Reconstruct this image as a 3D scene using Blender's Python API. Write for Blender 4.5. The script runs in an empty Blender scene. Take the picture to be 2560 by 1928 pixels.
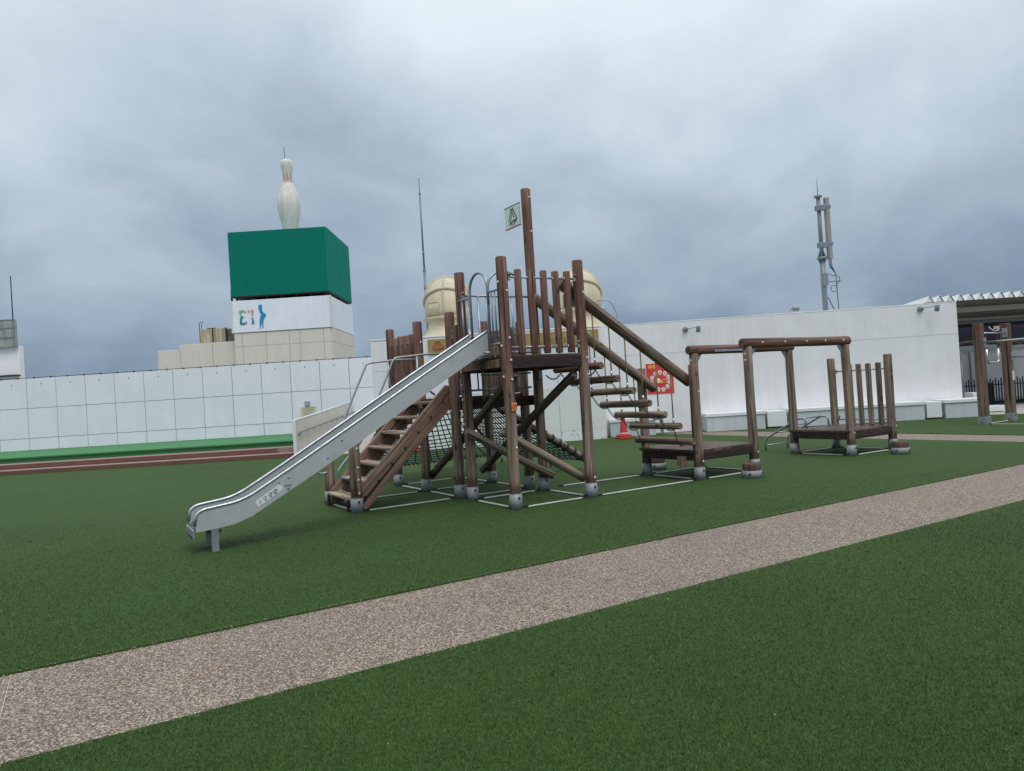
import bpy, bmesh, math, random
import numpy as np
from mathutils import Vector, Matrix
random.seed(11); RNG = np.random.default_rng(5)
S = bpy.context.scene; COL = S.collection
PI = math.pi

# ------------------------------------------------------------------ camera, sky, sun, exposure
cam = bpy.data.cameras.new('camera'); camo = bpy.data.objects.new('camera', cam); COL.objects.link(camo)
cam.sensor_width = 36.0; cam.lens = 36.0 * 1830 / 2560; cam.clip_start = .05; cam.clip_end = 2000
pitch = math.atan(20 / 1830); roll = math.radians(3.6)
F = Vector((0, math.cos(pitch), math.sin(pitch))); R0 = Vector((1, 0, 0)); U0 = R0.cross(F)
Rv = R0 * math.cos(roll) - U0 * math.sin(roll); Uv = R0 * math.sin(roll) + U0 * math.cos(roll)
M = Matrix((Rv, Uv, -F)).transposed().to_4x4(); M.translation = (0, 0, 1.5)
camo.matrix_world = M; S.camera = camo

SUN_EL, SUN_AZ = 60.0, 155.0            # azimuth: degrees clockwise from +Y (the view direction)
w = bpy.data.worlds.new('World'); S.world = w; w.use_nodes = True
nt = w.node_tree; nt.nodes.clear()
def N(t, ty, **k):
    n = t.nodes.new(ty)
    for a, b in k.items():
        if a.startswith('i_'):
            n.inputs[a[2:].replace('_', ' ')].default_value = b
        else: setattr(n, a, b)
    return n
def L(t, a, b): t.links.new(a, b)
def math_(t, op, a, b=None, clamp=False):
    n = N(t, 'ShaderNodeMath', operation=op, use_clamp=clamp)
    for i, x in enumerate((a, b)):
        if x is None: continue
        if isinstance(x, (int, float)): n.inputs[i].default_value = x
        else: L(t, x, n.inputs[i])
    return n.outputs[0]
def ramp(t, fac, stops, interp='LINEAR'):
    n = N(t, 'ShaderNodeValToRGB'); n.color_ramp.interpolation = interp
    e = n.color_ramp.elements
    while len(e) < len(stops): e.new(.5)
    for q, (p, c) in zip(e, stops): q.position = p; q.color = (*c, 1) if len(c) == 3 else c
    L(t, fac, n.inputs[0]); return n.outputs[0]
def mixc(t, fac, a, b, mode='MIX'):
    n = N(t, 'ShaderNodeMix', data_type='RGBA', blend_type=mode)
    for s, x in ((0, fac), (6, a), (7, b)):
        if isinstance(x, (int, float)): n.inputs[s].default_value = x
        elif isinstance(x, tuple): n.inputs[s].default_value = (*x, 1)
        else: L(t, x, n.inputs[s])
    return n.outputs[2]
sky = N(nt, 'ShaderNodeTexSky', sky_type='NISHITA', sun_disc=False, sun_elevation=math.radians(SUN_EL), sun_rotation=math.radians(SUN_AZ))
tc = N(nt, 'ShaderNodeTexCoord'); sep = N(nt, 'ShaderNodeSeparateXYZ'); L(nt, tc.outputs['Generated'], sep.inputs[0])
el = math_(nt, 'MAXIMUM', sep.outputs[2], 0.0)
den = math_(nt, 'ADD', el, .50)
cx = math_(nt, 'DIVIDE', sep.outputs[0], den); cy = math_(nt, 'DIVIDE', sep.outputs[1], den)
cmb = N(nt, 'ShaderNodeCombineXYZ'); L(nt, cx, cmb.inputs[0]); L(nt, cy, cmb.inputs[1])
mp = N(nt, 'ShaderNodeMapping'); mp.inputs['Rotation'].default_value = (0, 0, math.radians(-16)); mp.inputs['Location'].default_value = (3.1, 5.4, 0); mp.inputs['Scale'].default_value = (.85, .80, 1)
L(nt, cmb.outputs[0], mp.inputs[0])
n1 = N(nt, 'ShaderNodeTexNoise', i_Scale=1.35, i_Detail=7.0, i_Roughness=.50, i_Distortion=.25); L(nt, mp.outputs[0], n1.inputs['Vector'])
n2 = N(nt, 'ShaderNodeTexNoise', i_Scale=4.2, i_Detail=7.0, i_Roughness=.55, i_Distortion=.3); L(nt, mp.outputs[0], n2.inputs['Vector'])
cl = math_(nt, 'ADD', math_(nt, 'MULTIPLY', math_(nt, 'SUBTRACT', n1.outputs[0], .5), 1.0), math_(nt, 'MULTIPLY', math_(nt, 'SUBTRACT', n2.outputs[0], .5), .40))
grad = math_(nt, 'POWER', el, .85)
fac = math_(nt, 'ADD', math_(nt, 'MULTIPLY', grad, 1.15), math_(nt, 'MULTIPLY', cl, .80), True)
ccol = ramp(nt, fac, [(0, (.165, .235, .335)), (.12, (.245, .325, .43)), (.30, (.41, .505, .60)), (.58, (.79, .89, .965)), (1, (1.02, 1.07, 1.12))])
skyd = mixc(nt, 1.0, sky.outputs[0], (.1, .1, .1), 'MULTIPLY')
final = mixc(nt, .94, skyd, ccol)
bg = N(nt, 'ShaderNodeBackground', i_Strength=1.0); L(nt, final, bg.inputs[0])
wo = N(nt, 'ShaderNodeOutputWorld'); L(nt, bg.outputs[0], wo.inputs[0])

sl = bpy.data.lights.new('sun', 'SUN'); sl.energy = 1.5; sl.angle = math.radians(30); sl.color = (1, .97, .92)
so = bpy.data.objects.new('sun', sl); COL.objects.link(so)
az = math.radians(SUN_AZ); e_ = math.radians(SUN_EL)
sd = Vector((math.sin(az) * math.cos(e_), math.cos(az) * math.cos(e_), math.sin(e_)))
so.rotation_euler = sd.to_track_quat('Z', 'Y').to_euler()
vs = S.view_settings; vs.view_transform = 'Standard'; vs.look = 'None'; vs.exposure = 0.0; vs.gamma = 1; vs.use_curve_mapping = False
S.cycles.max_bounces = 6

# ------------------------------------------------------------------ materials
def newmat(name):
    m = bpy.data.materials.new(name); m.use_nodes = True
    t = m.node_tree; b = t.nodes['Principled BSDF']; return m, t, b
def coords(t, scale, kind='Object', rnd=True):
    c = N(t, 'ShaderNodeTexCoord'); mpn = N(t, 'ShaderNodeMapping'); mpn.inputs['Scale'].default_value = scale
    L(t, c.outputs[kind], mpn.inputs[0])
    if rnd:
        oi = N(t, 'ShaderNodeObjectInfo'); v = N(t, 'ShaderNodeVectorMath', operation='SCALE'); v.inputs[3].default_value = 37.0
        cb = N(t, 'ShaderNodeCombineXYZ'); [L(t, oi.outputs['Random'], cb.inputs[i]) for i in range(3)]
        L(t, cb.outputs[0], v.inputs[0]); L(t, v.outputs[0], mpn.inputs['Location'])
    return mpn.outputs[0]
def noise(t, vec, scale=1.0, detail=5.0, rough=.55, dist=0.0):
    n = N(t, 'ShaderNodeTexNoise', i_Scale=scale, i_Detail=detail, i_Roughness=rough, i_Distortion=dist); L(t, vec, n.inputs['Vector']); return n.outputs[0]
def bump(t, b, h, strength=.3, dist=.01):
    n = N(t, 'ShaderNodeBump', i_Strength=strength, i_Distance=dist); L(t, h, n.inputs['Height']); L(t, n.outputs[0], b.inputs['Normal'])
def plain(name, col, rough=.6, metal=0.0, var=.12, scale=6.0, bumps=0.0, streak=0.0, spec=.5):
    m, t, b = newmat(name)
    b.inputs['Roughness'].default_value = rough; b.inputs['Metallic'].default_value = metal; b.inputs['Specular IOR Level'].default_value = spec
    v = coords(t, (1, 1, 1)); f = noise(t, v, scale, 6, .6)
    c = mixc(t, 1.0, col, ramp(t, f, [(.3, (1 - var,) * 3), (.7, (1 + var * .5,) * 3)]), 'MULTIPLY')
    if streak:
        g = coords(t, (3.2, 3.2, .16)); f2 = noise(t, g, 1.6, 6, .65)
        c = mixc(t, 1.0, c, ramp(t, f2, [(.42, (1 - streak, 1 - streak * 1.05, 1 - streak * 1.2)), (.6, (1, 1, 1))]), 'MULTIPLY')
    L(t, c, b.inputs['Base Color'])
    r = ramp(t, noise(t, v, scale * 2.3, 4), [(.3, (max(0, rough - .08),) * 3), (.7, (min(1, rough + .08),) * 3)]); L(t, r, b.inputs['Roughness'])
    if bumps: bump(t, b, noise(t, v, scale * 8, 5), bumps, .004)
    return m
def wood(name, red, grey, zlo=.7, zhi=2.3, bias=0.0, wet=True, rough=.72, axis=2):
    m, t, b = newmat(name)
    def sc(a, l): s = [a, a, a]; s[axis] = l; return tuple(s)
    fine = noise(t, coords(t, sc(19, .75)), 1.0, 8, .68, .9)
    mid = noise(t, coords(t, sc(9, 1.5)), 1.0, 5, .6, 1.3)
    crack = noise(t, coords(t, sc(26, .35)), 1.0, 3, .5, .5)
    geo = N(t, 'ShaderNodeNewGeometry'); sp = N(t, 'ShaderNodeSeparateXYZ'); L(t, geo.outputs['Position'], sp.inputs[0])
    mr = N(t, 'ShaderNodeMapRange'); mr.inputs[1].default_value = zlo; mr.inputs[2].default_value = zhi; L(t, sp.outputs[2], mr.inputs[0])
    oi = N(t, 'ShaderNodeObjectInfo')
    wf = math_(t, 'ADD', math_(t, 'MULTIPLY', math_(t, 'SUBTRACT', mid, .5), 1.7), math_(t, 'ADD', mr.outputs[0], math_(t, 'MULTIPLY', math_(t, 'SUBTRACT', oi.outputs['Random'], .5), .35)))
    wf = math_(t, 'ADD', wf, bias, True)
    dk = lambda c, k: tuple(x * k for x in c)
    gr = ramp(t, fine, [(.34, dk(grey, .32)), (.455, dk(grey, .78)), (.53, dk(grey, 1.12)), (.64, dk(grey, 1.7))])
    rd = ramp(t, fine, [(.34, dk(red, .40)), (.455, dk(red, .92)), (.55, dk(red, 1.28)), (.65, dk(grey, 1.15))])
    c = mixc(t, wf, gr, rd)
    c = mixc(t, ramp(t, crack, [(.33, (1,) * 3), (.385, (0,) * 3)]), c, (.018, .013, .011))
    # knots
    vk = N(t, 'ShaderNodeTexVoronoi', i_Scale=1.0); L(t, coords(t, sc(7, 2.6)), vk.inputs['Vector'])
    c = mixc(t, ramp(t, vk.outputs[0], [(.09, (.85,) * 3), (.16, (0,) * 3)]), c, (.035, .016, .012))
    if wet:
        wz = math_(t, 'ADD', sp.outputs[2], math_(t, 'MULTIPLY', math_(t, 'SUBTRACT', fine, .5), .35))
        c = mixc(t, ramp(t, wz, [(.29, (.75,) * 3), (.40, (0,) * 3)]), c, (.065, .028, .020))
    L(t, c, b.inputs['Base Color']); b.inputs['Roughness'].default_value = rough; b.inputs['Specular IOR Level'].default_value = .3
    h = math_(t, 'ADD', fine, math_(t, 'MULTIPLY', ramp(t, crack, [(.30, (0,) * 3), (.38, (1,) * 3)]), 1.2))
    bump(t, b, h, .55, .006)
    return m
RED = (.148, .072, .056); GREY = (.215, .160, .121)
W_TOWER = wood('weathered_log', RED, GREY, .9, 2.2)
W_LOW = wood('grey_log', RED, (.198, .152, .116), .9, 3.4, -.02)
W_SLOPE = wood('silvered_log', (.10, .058, .045), (.205, .162, .122), 1.0, 4.2, -.08, wet=False)
W_BRACE = wood('dark_brace_log', (.06, .036, .028), (.13, .098, .074), .6, 3.5, -.05, wet=False)
W_BEAM = wood('brown_beam_log', (.125, .062, .048), (.19, .135, .105), .8, 2.3, wet=False)
W_STAIR = wood('stair_plank', (.155, .085, .062), (.25, .175, .13), -.5, 2.6, -.05, wet=False, axis=2)
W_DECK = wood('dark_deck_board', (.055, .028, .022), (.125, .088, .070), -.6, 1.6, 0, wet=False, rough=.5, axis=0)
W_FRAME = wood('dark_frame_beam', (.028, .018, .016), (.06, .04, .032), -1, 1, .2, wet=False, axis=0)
W_TREAD = wood('worn_tread', (.20, .12, .09), (.31, .24, .185), 0, 4, 0, wet=False, axis=1)
W_SQ = wood('square_gym_timber', (.120, .060, .045), (.165, .120, .092), .6, 2.6, .05, wet=False)
STEEL = plain('brushed_steel', (.47, .49, .50), .52, .35, .10, 5, 0, .05)
CHUTE = plain('worn_chute_steel', (.095, .112, .135), .45, .5, .25, 7)
PIPE = plain('galvanised_pipe', (.34, .38, .41), .40, .6, .2, 14)
EDGE = plain('worn_edge_pipe', (.50, .53, .56), .38, .8, .35, 25)
CHROME = plain('bright_pipe', (.52, .55, .58), .28, .85, .15, 12)
COLLAR = plain('grey_collar_paint', (.27, .29, .305), .55, .1, .12, 12, 0, .12)
PLATE = plain('bracket_steel', (.30, .32, .33), .5, .4, .2, 15)
BLACK = plain('black_bolt', (.012, .012, .014), .5, 0, .2, 20)
CAP = plain('cream_bolt_cap', (.66, .64, .58), .45, 0, .12, 20)
BARW = plain('white_ground_bar', (.60, .61, .58), .5, 0, .25, 9)
ROPEG = plain('green_net_rope', (.006, .030, .026), .7, 0, .3, 30)
ROPEY = plain('tan_rope', (.23, .175, .07), .8, 0, .3, 40, .4)
CHAIN = plain('chain_steel', (.10, .10, .095), .45, .5, .4, 30)
WHITE = plain('white_wall_paint', (.77, .775, .80), .75, 0, .04, .8, .12, .02)
WHITE2 = plain('white_panel_paint', (.775, .775, .855), .6, 0, .05, .9, 0, .03)
WHITE3 = plain('rough_white_render', (.785, .785, .805), .85, 0, .04, 2.5, .6, .05)
BENCHS = plain('pale_blue_paint', (.53, .58, .61), .6, 0, .06, 2, 0, .08)
BENCHT = plain('white_lid', (.72, .735, .745), .6, 0, .05, 2)
CREAMP = plain('cream_panel', (.63, .595, .525), .8, 0, .06, .5, .1, .05)
VENT = plain('cream_duct_paint', (.60, .53, .375), .5, 0, .1, 2.2, 0, .12)
VENTR = plain('duct_rib', (.47, .42, .30), .55, 0, .2, 4)
GREENBOX = plain('green_cladding', (.0, .205, .150), .6, 0, .05, .6, spec=.2)
PINW = plain('weathered_pin_white', (.70, .69, .645), .6, 0, .08, .8, 0, .16)
PINR = plain('faded_red', (.60, .34, .31), .6, 0, .4, 3)
DARK = plain('dark_steel', (.035, .035, .04), .6, .2, .3, 4)
GREYST = plain('grey_steel', (.20, .23, .26), .5, .3, .15, 5)
ANT = plain('antenna_shell', (.31, .31, .29), .6, 0, .15, 6, 0, .1)
BROWNT = plain('brown_tile', (.165, .072, .055), .6, 0, .18, 3, .1)
TREADT = plain('worn_tile_edge', (.29, .20, .17), .6, 0, .2, 3)
CARPET = plain('bright_green_carpet', (.045, .20, .070), .85, 0, .12, 2, .3)
CONC = plain('pale_concrete', (.46, .43, .385), .85, 0, .1, 1.2, .3)
ROOFM = plain('roof_slab', (.28, .28, .27), .9, 0, .15, .7)
REDP = plain('red_poster', (.66, .045, .05), .5, 0, .06, 2)
YEL = plain('yellow_print', (.85, .60, .03), .5, 0, .05, 4)
WPRINT = plain('white_print', (.80, .78, .74), .5, 0, .08, 8)
KPRINT = plain('dark_print', (.12, .10, .09), .6, 0, .1, 8)
CONE = plain('red_cone_plastic', (.44, .030, .026), .5, 0, .12, 4)
SIGNB = plain('ochre_sign', (.36, .265, .095), .6, 0, .08, 1.5, 0, .06)
LOGOR = plain('logo_red', (.32, .035, .018), .55, 0, .1, 4)
LOGOG = plain('logo_green', (.012, .13, .095), .55, 0, .08, 4)
SIGNW = plain('off_white_sign', (.70, .75, .66), .5, 0, .06, 3)
ORANGE = plain('orange_sticker', (.72, .30, .12), .5, 0, .08, 6)
RUST = plain('sticker_red', (.50, .07, .02), .5, 0, .1, 6)
NAVY = plain('navy_cladding', (.012, .012, .03), .5, 0, .2, 1)
CANW = plain('white_folded_plate', (.74, .76, .76), .55, 0, .06, 2)
CANU = plain('canopy_beam_cream', (.46, .46, .40), .6, 0, .08, 2)
CANSHADE = plain('canopy_underside_shade', (.17, .165, .145), .7, 0, .1, 2)  # same white plate; the shade below the roof is put into this colour
LBLUE = plain('pale_blue_band', (.40, .48, .53), .6, 0, .15, 3)
FENCEK = plain('black_fence_paint', (.008, .009, .012), .5, 0, .2, 8)
VINE = plain('dark_twisted_vine', (.065, .045, .034), .8, 0, .4, 12, .5)
PLAQUE = plain('brown_plaque', (.26, .17, .13), .7, 0, .5, 14)
STICKW = plain('pale_sticker', (.64, .66, .65), .5, 0, .06, 8)
GRAF = plain('blue_grey_scribble', (.14, .16, .19), .6, 0, .2, 12)
TANK = plain('stained_tank', (.50, .45, .33), .7, 0, .2, 1.5, 0, .4)
OLDSIGN = plain('weathered_grey_board', (.36, .38, .375), .8, 0, .35, 1.2, 0, .35)
C_TEAL = plain('print_teal', (.0, .20, .28), .6, 0, .1, 3); C_GREEN = plain('print_green', (.16, .40, .26), .6, 0, .1, 3)
C_CORAL = plain('print_coral', (.62, .26, .18), .6, 0, .1, 3); C_BLUE = plain('print_blue', (.05, .17, .42), .6, 0, .1, 3); C_SKY = plain('print_sky_blue', (.005, .25, .48), .6, 0, .1, 3)

def peeling():
    m, t, b = newmat('peeling_white_board'); v = coords(t, (1, 1, 1), 'Object')
    f = noise(t, v, 3.2, 8, .7, .4)
    c = mixc(t, ramp(t, f, [(.54, (0,) * 3), (.57, (1,) * 3)]), (.70, .73, .72), (.40, .42, .42))
    L(t, c, b.inputs['Base Color']); b.inputs['Roughness'].default_value = .75; return m
PEEL = peeling()
def scuffed():
    m, t, b = newmat('scuffed_white_board'); f = noise(t, coords(t, (7, 7, 1.6)), 1.2, 8, .7, .6)
    c = mixc(t, ramp(t, f, [(.56, (0,) * 3), (.74, (.55,) * 3)]), (.69, .715, .70), (.33, .33, .31))
    L(t, c, b.inputs['Base Color']); b.inputs['Roughness'].default_value = .7; return m
SCUFF = scuffed()
def turf(name, kind):
    m, t, b = newmat(name)
    if kind == 'blade':
        geo = N(t, 'ShaderNodeNewGeometry')
        c = ramp(t, geo.outputs['Random Per Island'], [(0, (.019, .053, .010)), (.35, (.038, .093, .018)), (.75, (.059, .127, .026)), (1, (.108, .186, .054))])
        b.inputs['Specular IOR Level'].default_value = .35; b.inputs['Roughness'].default_value = .5
        pos = coords(t, (1, 1, 1), 'Object', False)
    else:
        pos = coords(t, (1, 1, 1), 'Object', False)
        f = noise(t, pos, 95, 3, .7); g = noise(t, pos, 30, 3, .6)
        ff = math_(t, 'ADD', math_(t, 'MULTIPLY', f, .7), math_(t, 'MULTIPLY', g, .3))
        c = ramp(t, ff, [(.34, (.012, .031, .004)), (.47, (.026, .061, .008)), (.57, (.038, .081, .012)), (.68, (.062, .110, .020))])
        b.inputs['Roughness'].default_value = .8; b.inputs['Specular IOR Level'].default_value = .25
        b.inputs['Sheen Weight'].default_value = .06; b.inputs['Sheen Roughness'].default_value = .5; b.inputs['Sheen Tint'].default_value = (.35, .55, .25, 1)
        bump(t, b, ff, 1.0, .012)
    big = noise(t, pos, .55, 5, .6, .5)
    c = mixc(t, 1.0, c, ramp(t, big, [(.33, (.90, .91, .88)), (.66, (1.09, 1.06, 1.08))]), 'MULTIPLY')
    L(t, c, b.inputs['Base Color']); return m
TURF = turf('artificial_turf', 'sheet'); BLADE = turf('turf_fibre', 'blade')
def gravel():
    m, t, b = newmat('resin_bound_gravel'); pos = coords(t, (1, 1, 1), 'Object', False)
    v = N(t, 'ShaderNodeTexVoronoi', i_Scale=105.0); L(t, pos, v.inputs['Vector'])
    sp = N(t, 'ShaderNodeSeparateColor'); L(t, v.outputs['Color'], sp.inputs[0])
    c = ramp(t, sp.outputs[0], [(0, (.090, .064, .047)), (.25, (.178, .136, .105)), (.5, (.285, .232, .183)), (.75, (.415, .348, .280)), (1, (.64, .565, .475))])
    c = mixc(t, ramp(t, v.outputs['Distance'], [(.35, (0,) * 3), (.75, (.75,) * 3)]), c, (.05, .038, .032))
    big = noise(t, pos, .9, 6, .65, .8)
    c = mixc(t, 1.0, c, ramp(t, big, [(.3, (.88, .87, .87)), (.5, (1, .985, .95)), (.7, (1.08, 1.06, 1.0))]), 'MULTIPLY')
    st = noise(t, pos, 3.0, 6, .7, .5)
    c = mixc(t, 1.0, c, ramp(t, st, [(.58, (1, 1, 1)), (.70, (.98, .85, .70))]), 'MULTIPLY')
    L(t, c, b.inputs['Base Color']); b.inputs['Roughness'].default_value = .7
    bump(t, b, math_(t, 'SUBTRACT', 1.0, v.outputs['Distance']), .8, .006); return m
GRAVEL = gravel()

# ------------------------------------------------------------------ geometry helpers
def tag(o, label=None, cat=None, group=None, kind=None):
    if label: o['label'] = label
    if cat: o['category'] = cat
    if group: o['group'] = group
    if kind: o['kind'] = kind
    return o
LM = {}
def link(name, me, m, parent=None, mw=None):
    o = bpy.data.objects.new(name, me); COL.objects.link(o)
    if m and not me.materials: me.materials.append(m)
    if parent: o.parent = parent
    if mw is not None: o.matrix_local = mw
    LM[o.name] = mw if mw is not None else Matrix()
    return o
def empty(name, loc=(0, 0, 0), rz=0.0, label=None, cat=None, group=None):
    o = bpy.data.objects.new(name, None); COL.objects.link(o); o.location = loc; o.rotation_euler = (0, 0, rz); o.empty_display_size = .1
    return tag(o, label, cat, group)
def mesh(name, vs_, fs, smooth=False):
    me = bpy.data.meshes.new(name); me.from_pydata([tuple(v) for v in vs_], [], fs); me.update()
    if smooth: me.polygons.foreach_set('use_smooth', [True] * len(me.polygons))
    return me
BOXF = [(0, 3, 2, 1), (4, 5, 6, 7), (0, 1, 5, 4), (1, 2, 6, 5), (2, 3, 7, 6), (3, 0, 4, 7)]
_bx = {}
def box_me(sx, sy, sz, bev=.004):
    k = (round(sx, 4), round(sy, 4), round(sz, 4), bev)
    if k in _bx: return _bx[k]
    bm = bmesh.new(); bmesh.ops.create_cube(bm, size=1.0)
    for v in bm.verts: v.co = (v.co.x * sx, v.co.y * sy, v.co.z * sz)
    if bev: bmesh.ops.bevel(bm, geom=bm.edges[:], offset=min(bev, min(sx, sy, sz) * .3), segments=1, affect='EDGES')
    me = bpy.data.meshes.new('box'); bm.to_mesh(me); bm.free(); _bx[k] = me; return me
def box(name, c, s, m, parent=None, bev=.004, rot=None):
    me = box_me(*s, bev)
    if me.materials and me.materials[0] != m:
        me = me.copy(); me.materials.clear()
    mw = Matrix.Translation(c)
    if rot is not None: mw = mw @ rot
    return link(name, me, m, parent, mw)
def axis_m(p0, p1, twist=0.0):
    p0, p1 = Vector(p0), Vector(p1); z = (p1 - p0).normalized()
    x = Vector((0, 0, 1)).cross(z)
    if x.length < 1e-4: x = Vector((1, 0, 0))
    x.normalize(); y = z.cross(x)
    mm = Matrix((x, y, z)).transposed().to_4x4() @ Matrix.Rotation(twist, 4, 'Z'); mm.translation = p0
    return mm
def log_me(L_, r, sides=16, wob=.035, bev=.012, bend=.004):
    ph = [random.uniform(0, 6.28) for _ in range(6)]; nseg = max(3, int(L_ / .28))
    zs = [0, bev] + [bev + (L_ - 2 * bev) * i / nseg for i in range(1, nseg)] + [L_ - bev, L_]
    vs_, fs = [], []
    for i, z in enumerate(zs):
        k = 1 - bev / r * .8 if i in (0, len(zs) - 1) else 1.0
        q = z / L_
        ox = bend * L_ * math.sin(PI * q + ph[0]) * math.sin(ph[1]) * math.sin(PI * q); oy = bend * L_ * math.sin(PI * q) * math.cos(ph[1])
        for j in range(sides):
            a = 2 * PI * j / sides
            rr = r * k * (1 + wob * (.6 * math.sin(2 * a + ph[2] + 2.1 * z) + .5 * math.sin(3 * a + ph[3] - 3.3 * z) + .4 * math.sin(5 * a + ph[4] + 5 * z)))
            vs_.append((ox + rr * math.cos(a), oy + rr * math.sin(a), z))
    n = len(zs)
    for i in range(n - 1):
        for j in range(sides):
            fs.append((i * sides + j, i * sides + (j + 1) % sides, (i + 1) * sides + (j + 1) % sides, (i + 1) * sides + j))
    fs.append(tuple(range(sides - 1, -1, -1))); fs.append(tuple((n - 1) * sides + j for j in range(sides)))
    me = mesh('log', vs_, fs, True)
    sm = [True] * len(fs); sm[-1] = sm[-2] = False
    for j in range(sides): sm[j] = False; sm[(n - 2) * sides + j] = False
    me.polygons.foreach_set('use_smooth', sm); return me
def log(name, p0, p1, r, m, parent, **k):
    Lg = (Vector(p1) - Vector(p0)).length
    return link(name, log_me(Lg, r, **k), m, parent, axis_m(p0, p1, 0))
def fillet(pts, r, n=5):
    pts = [Vector(p) for p in pts]; out = [pts[0]]
    for a, b, c in zip(pts, pts[1:], pts[2:]):
        d1, d2 = a - b, c - b; q = min(r, d1.length * .48, d2.length * .48)
        s, e = b + d1.normalized() * q, b + d2.normalized() * q
        for i in range(n + 1):
            t = i / n; out.append(s * (1 - t) ** 2 + b * 2 * t * (1 - t) + e * t * t)
    out.append(pts[-1]); return out
def tube_data(pts, r, sides=8, base=0, closed=False):
    pts = [Vector(p) for p in pts]; n = len(pts); vs_, fs = [], []
    up = None
    for i, p in enumerate(pts):
        if closed: d = pts[(i + 1) % n] - pts[i - 1]
        else: d = pts[min(i + 1, n - 1)] - pts[max(i - 1, 0)]
        d.normalize()
        if up is None:
            up = Vector((0, 0, 1)) if abs(d.z) < .9 else Vector((1, 0, 0))
        x = d.cross(up).normalized(); up = x.cross(d).normalized()
        for j in range(sides):
            a = 2 * PI * j / sides; vs_.append(p + x * (r * math.cos(a)) + up * (r * math.sin(a)))
    for i in range(n if closed else n - 1):
        k = (i + 1) % n
        for j in range(sides):
            fs.append((base + i * sides + j, base + i * sides + (j + 1) % sides, base + k * sides + (j + 1) % sides, base + k * sides + j))
    if not closed:
        fs.append(tuple(base + j for j in range(sides - 1, -1, -1))); fs.append(tuple(base + (n - 1) * sides + j for j in range(sides)))
    return vs_, fs
def tube(name, pts, r, m, parent=None, rad=0.0, sides=10, closed=False):
    if rad: pts = fillet(pts, rad)
    v, f = tube_data(pts, r, sides, 0, closed); me = mesh(name, v, f, True)
    me.polygons.foreach_set('use_smooth', [len(p.vertices) == 4 for p in me.polygons]); return link(name, me, m, parent)
def tubes(name, lists, r, m, parent=None, sides=5, closed=False):
    V, Fc = [], []
    for pts in lists:
        v, f = tube_data(pts, r, sides, len(V), closed); V += v; Fc += f
    return link(name, mesh(name, V, Fc, True), m, parent)
def lathe_me(prof, n=32, a0=0.0, a1=2 * PI):
    full = abs(a1 - a0 - 2 * PI) < 1e-6; k = n if full else n + 1; vs_, fs = [], []
    for r, z in prof:
        for j in range(k):
            a = a0 + (a1 - a0) * j / n; vs_.append((r * math.cos(a), r * math.sin(a), z))
    for i in range(len(prof) - 1):
        for j in range(n):
            j2 = (j + 1) % k; fs.append((i * k + j, i * k + j2, (i + 1) * k + j2, (i + 1) * k + j))
    return mesh('lathe', vs_, fs, True)
def lathe(name, prof, m, parent=None, loc=(0, 0, 0), n=32):
    return link(name, lathe_me(prof, n), m, parent, Matrix.Translation(loc))
def slab(name, poly, z0, z1, m, parent=None):
    n = len(poly); v = [(p[0], p[1], z0) for p in poly] + [(p[0], p[1], z1) for p in poly]
    f = [tuple(range(n - 1, -1, -1)), tuple(range(n, 2 * n))] + [(i, (i + 1) % n, n + (i + 1) % n, n + i) for i in range(n)]
    return link(name, mesh(name, v, f), m, parent)
def prism(name, poly, t, m, parent=None, mw=None):
    # poly in local x,z ; thickness t along +y
    n = len(poly); v = [(p[0], 0, p[1]) for p in poly] + [(p[0], t, p[1]) for p in poly]
    f = [tuple(range(n)), tuple(range(2 * n - 1, n - 1, -1))] + [((i + 1) % n, i, n + i, n + (i + 1) % n) for i in range(n)]
    me = mesh(name, v, f); bm = bmesh.new(); bm.from_mesh(me); bmesh.ops.recalc_face_normals(bm, faces=bm.faces[:]); bm.to_mesh(me); bm.free()
    return link(name, me, m, parent, mw)
def strokes(name, lines, wd, th, m, parent, mw):
    V, Fc = [], []; k = 0
    for ln in lines:
        for a, b in zip(ln, ln[1:]):
            a, b = Vector((a[0], a[1])), Vector((b[0], b[1])); d = (b - a).normalized(); n = Vector((-d.y, d.x)) * wd / 2; e = d * wd * .3
            o = len(V); y0 = -th - k * .0004; k += 1
            q = [a - e + n, b + e + n, b + e - n, a - e - n]
            V += [(p.x, y0, p.y) for p in q] + [(p.x, 0, p.y) for p in q]
            Fc += [tuple(o + i for i in f) for f in BOXF]
    me = mesh(name, V, Fc); bm = bmesh.new(); bm.from_mesh(me); bmesh.ops.recalc_face_normals(bm, faces=bm.faces[:]); bm.to_mesh(me); bm.free()
    return link(name, me, m, parent, mw)
def text(name, s, size, m, parent, mw, ext=.002):
    cu = bpy.data.curves.new('t', 'FONT'); cu.body = s; cu.size = size; cu.extrude = ext; cu.align_x = 'CENTER'; cu.align_y = 'CENTER'; cu.resolution_u = 2
    o = bpy.data.objects.new('t', cu); COL.objects.link(o)
    me = bpy.data.meshes.new_from_object(o); bpy.data.objects.remove(o); bpy.data.curves.remove(cu)
    me.materials.clear(); return link(name, me, m, parent, mw @ Matrix.Rotation(PI / 2, 4, 'X'))
def disc_me(r, t, n=16):
    v = [(0, -t, 0)] + [(r * math.cos(2 * PI * i / n), -t, r * math.sin(2 * PI * i / n)) for i in range(n)] + [(r * math.cos(2 * PI * i / n), 0, r * math.sin(2 * PI * i / n)) for i in range(n)]
    f = [(0, 1 + i, 1 + (i + 1) % n) for i in range(n)] + [(1 + i, 1 + n + i, 1 + n + (i + 1) % n, 1 + (i + 1) % n) for i in range(n)]
    return mesh('disc', v, f)
T = Matrix.Translation

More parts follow.
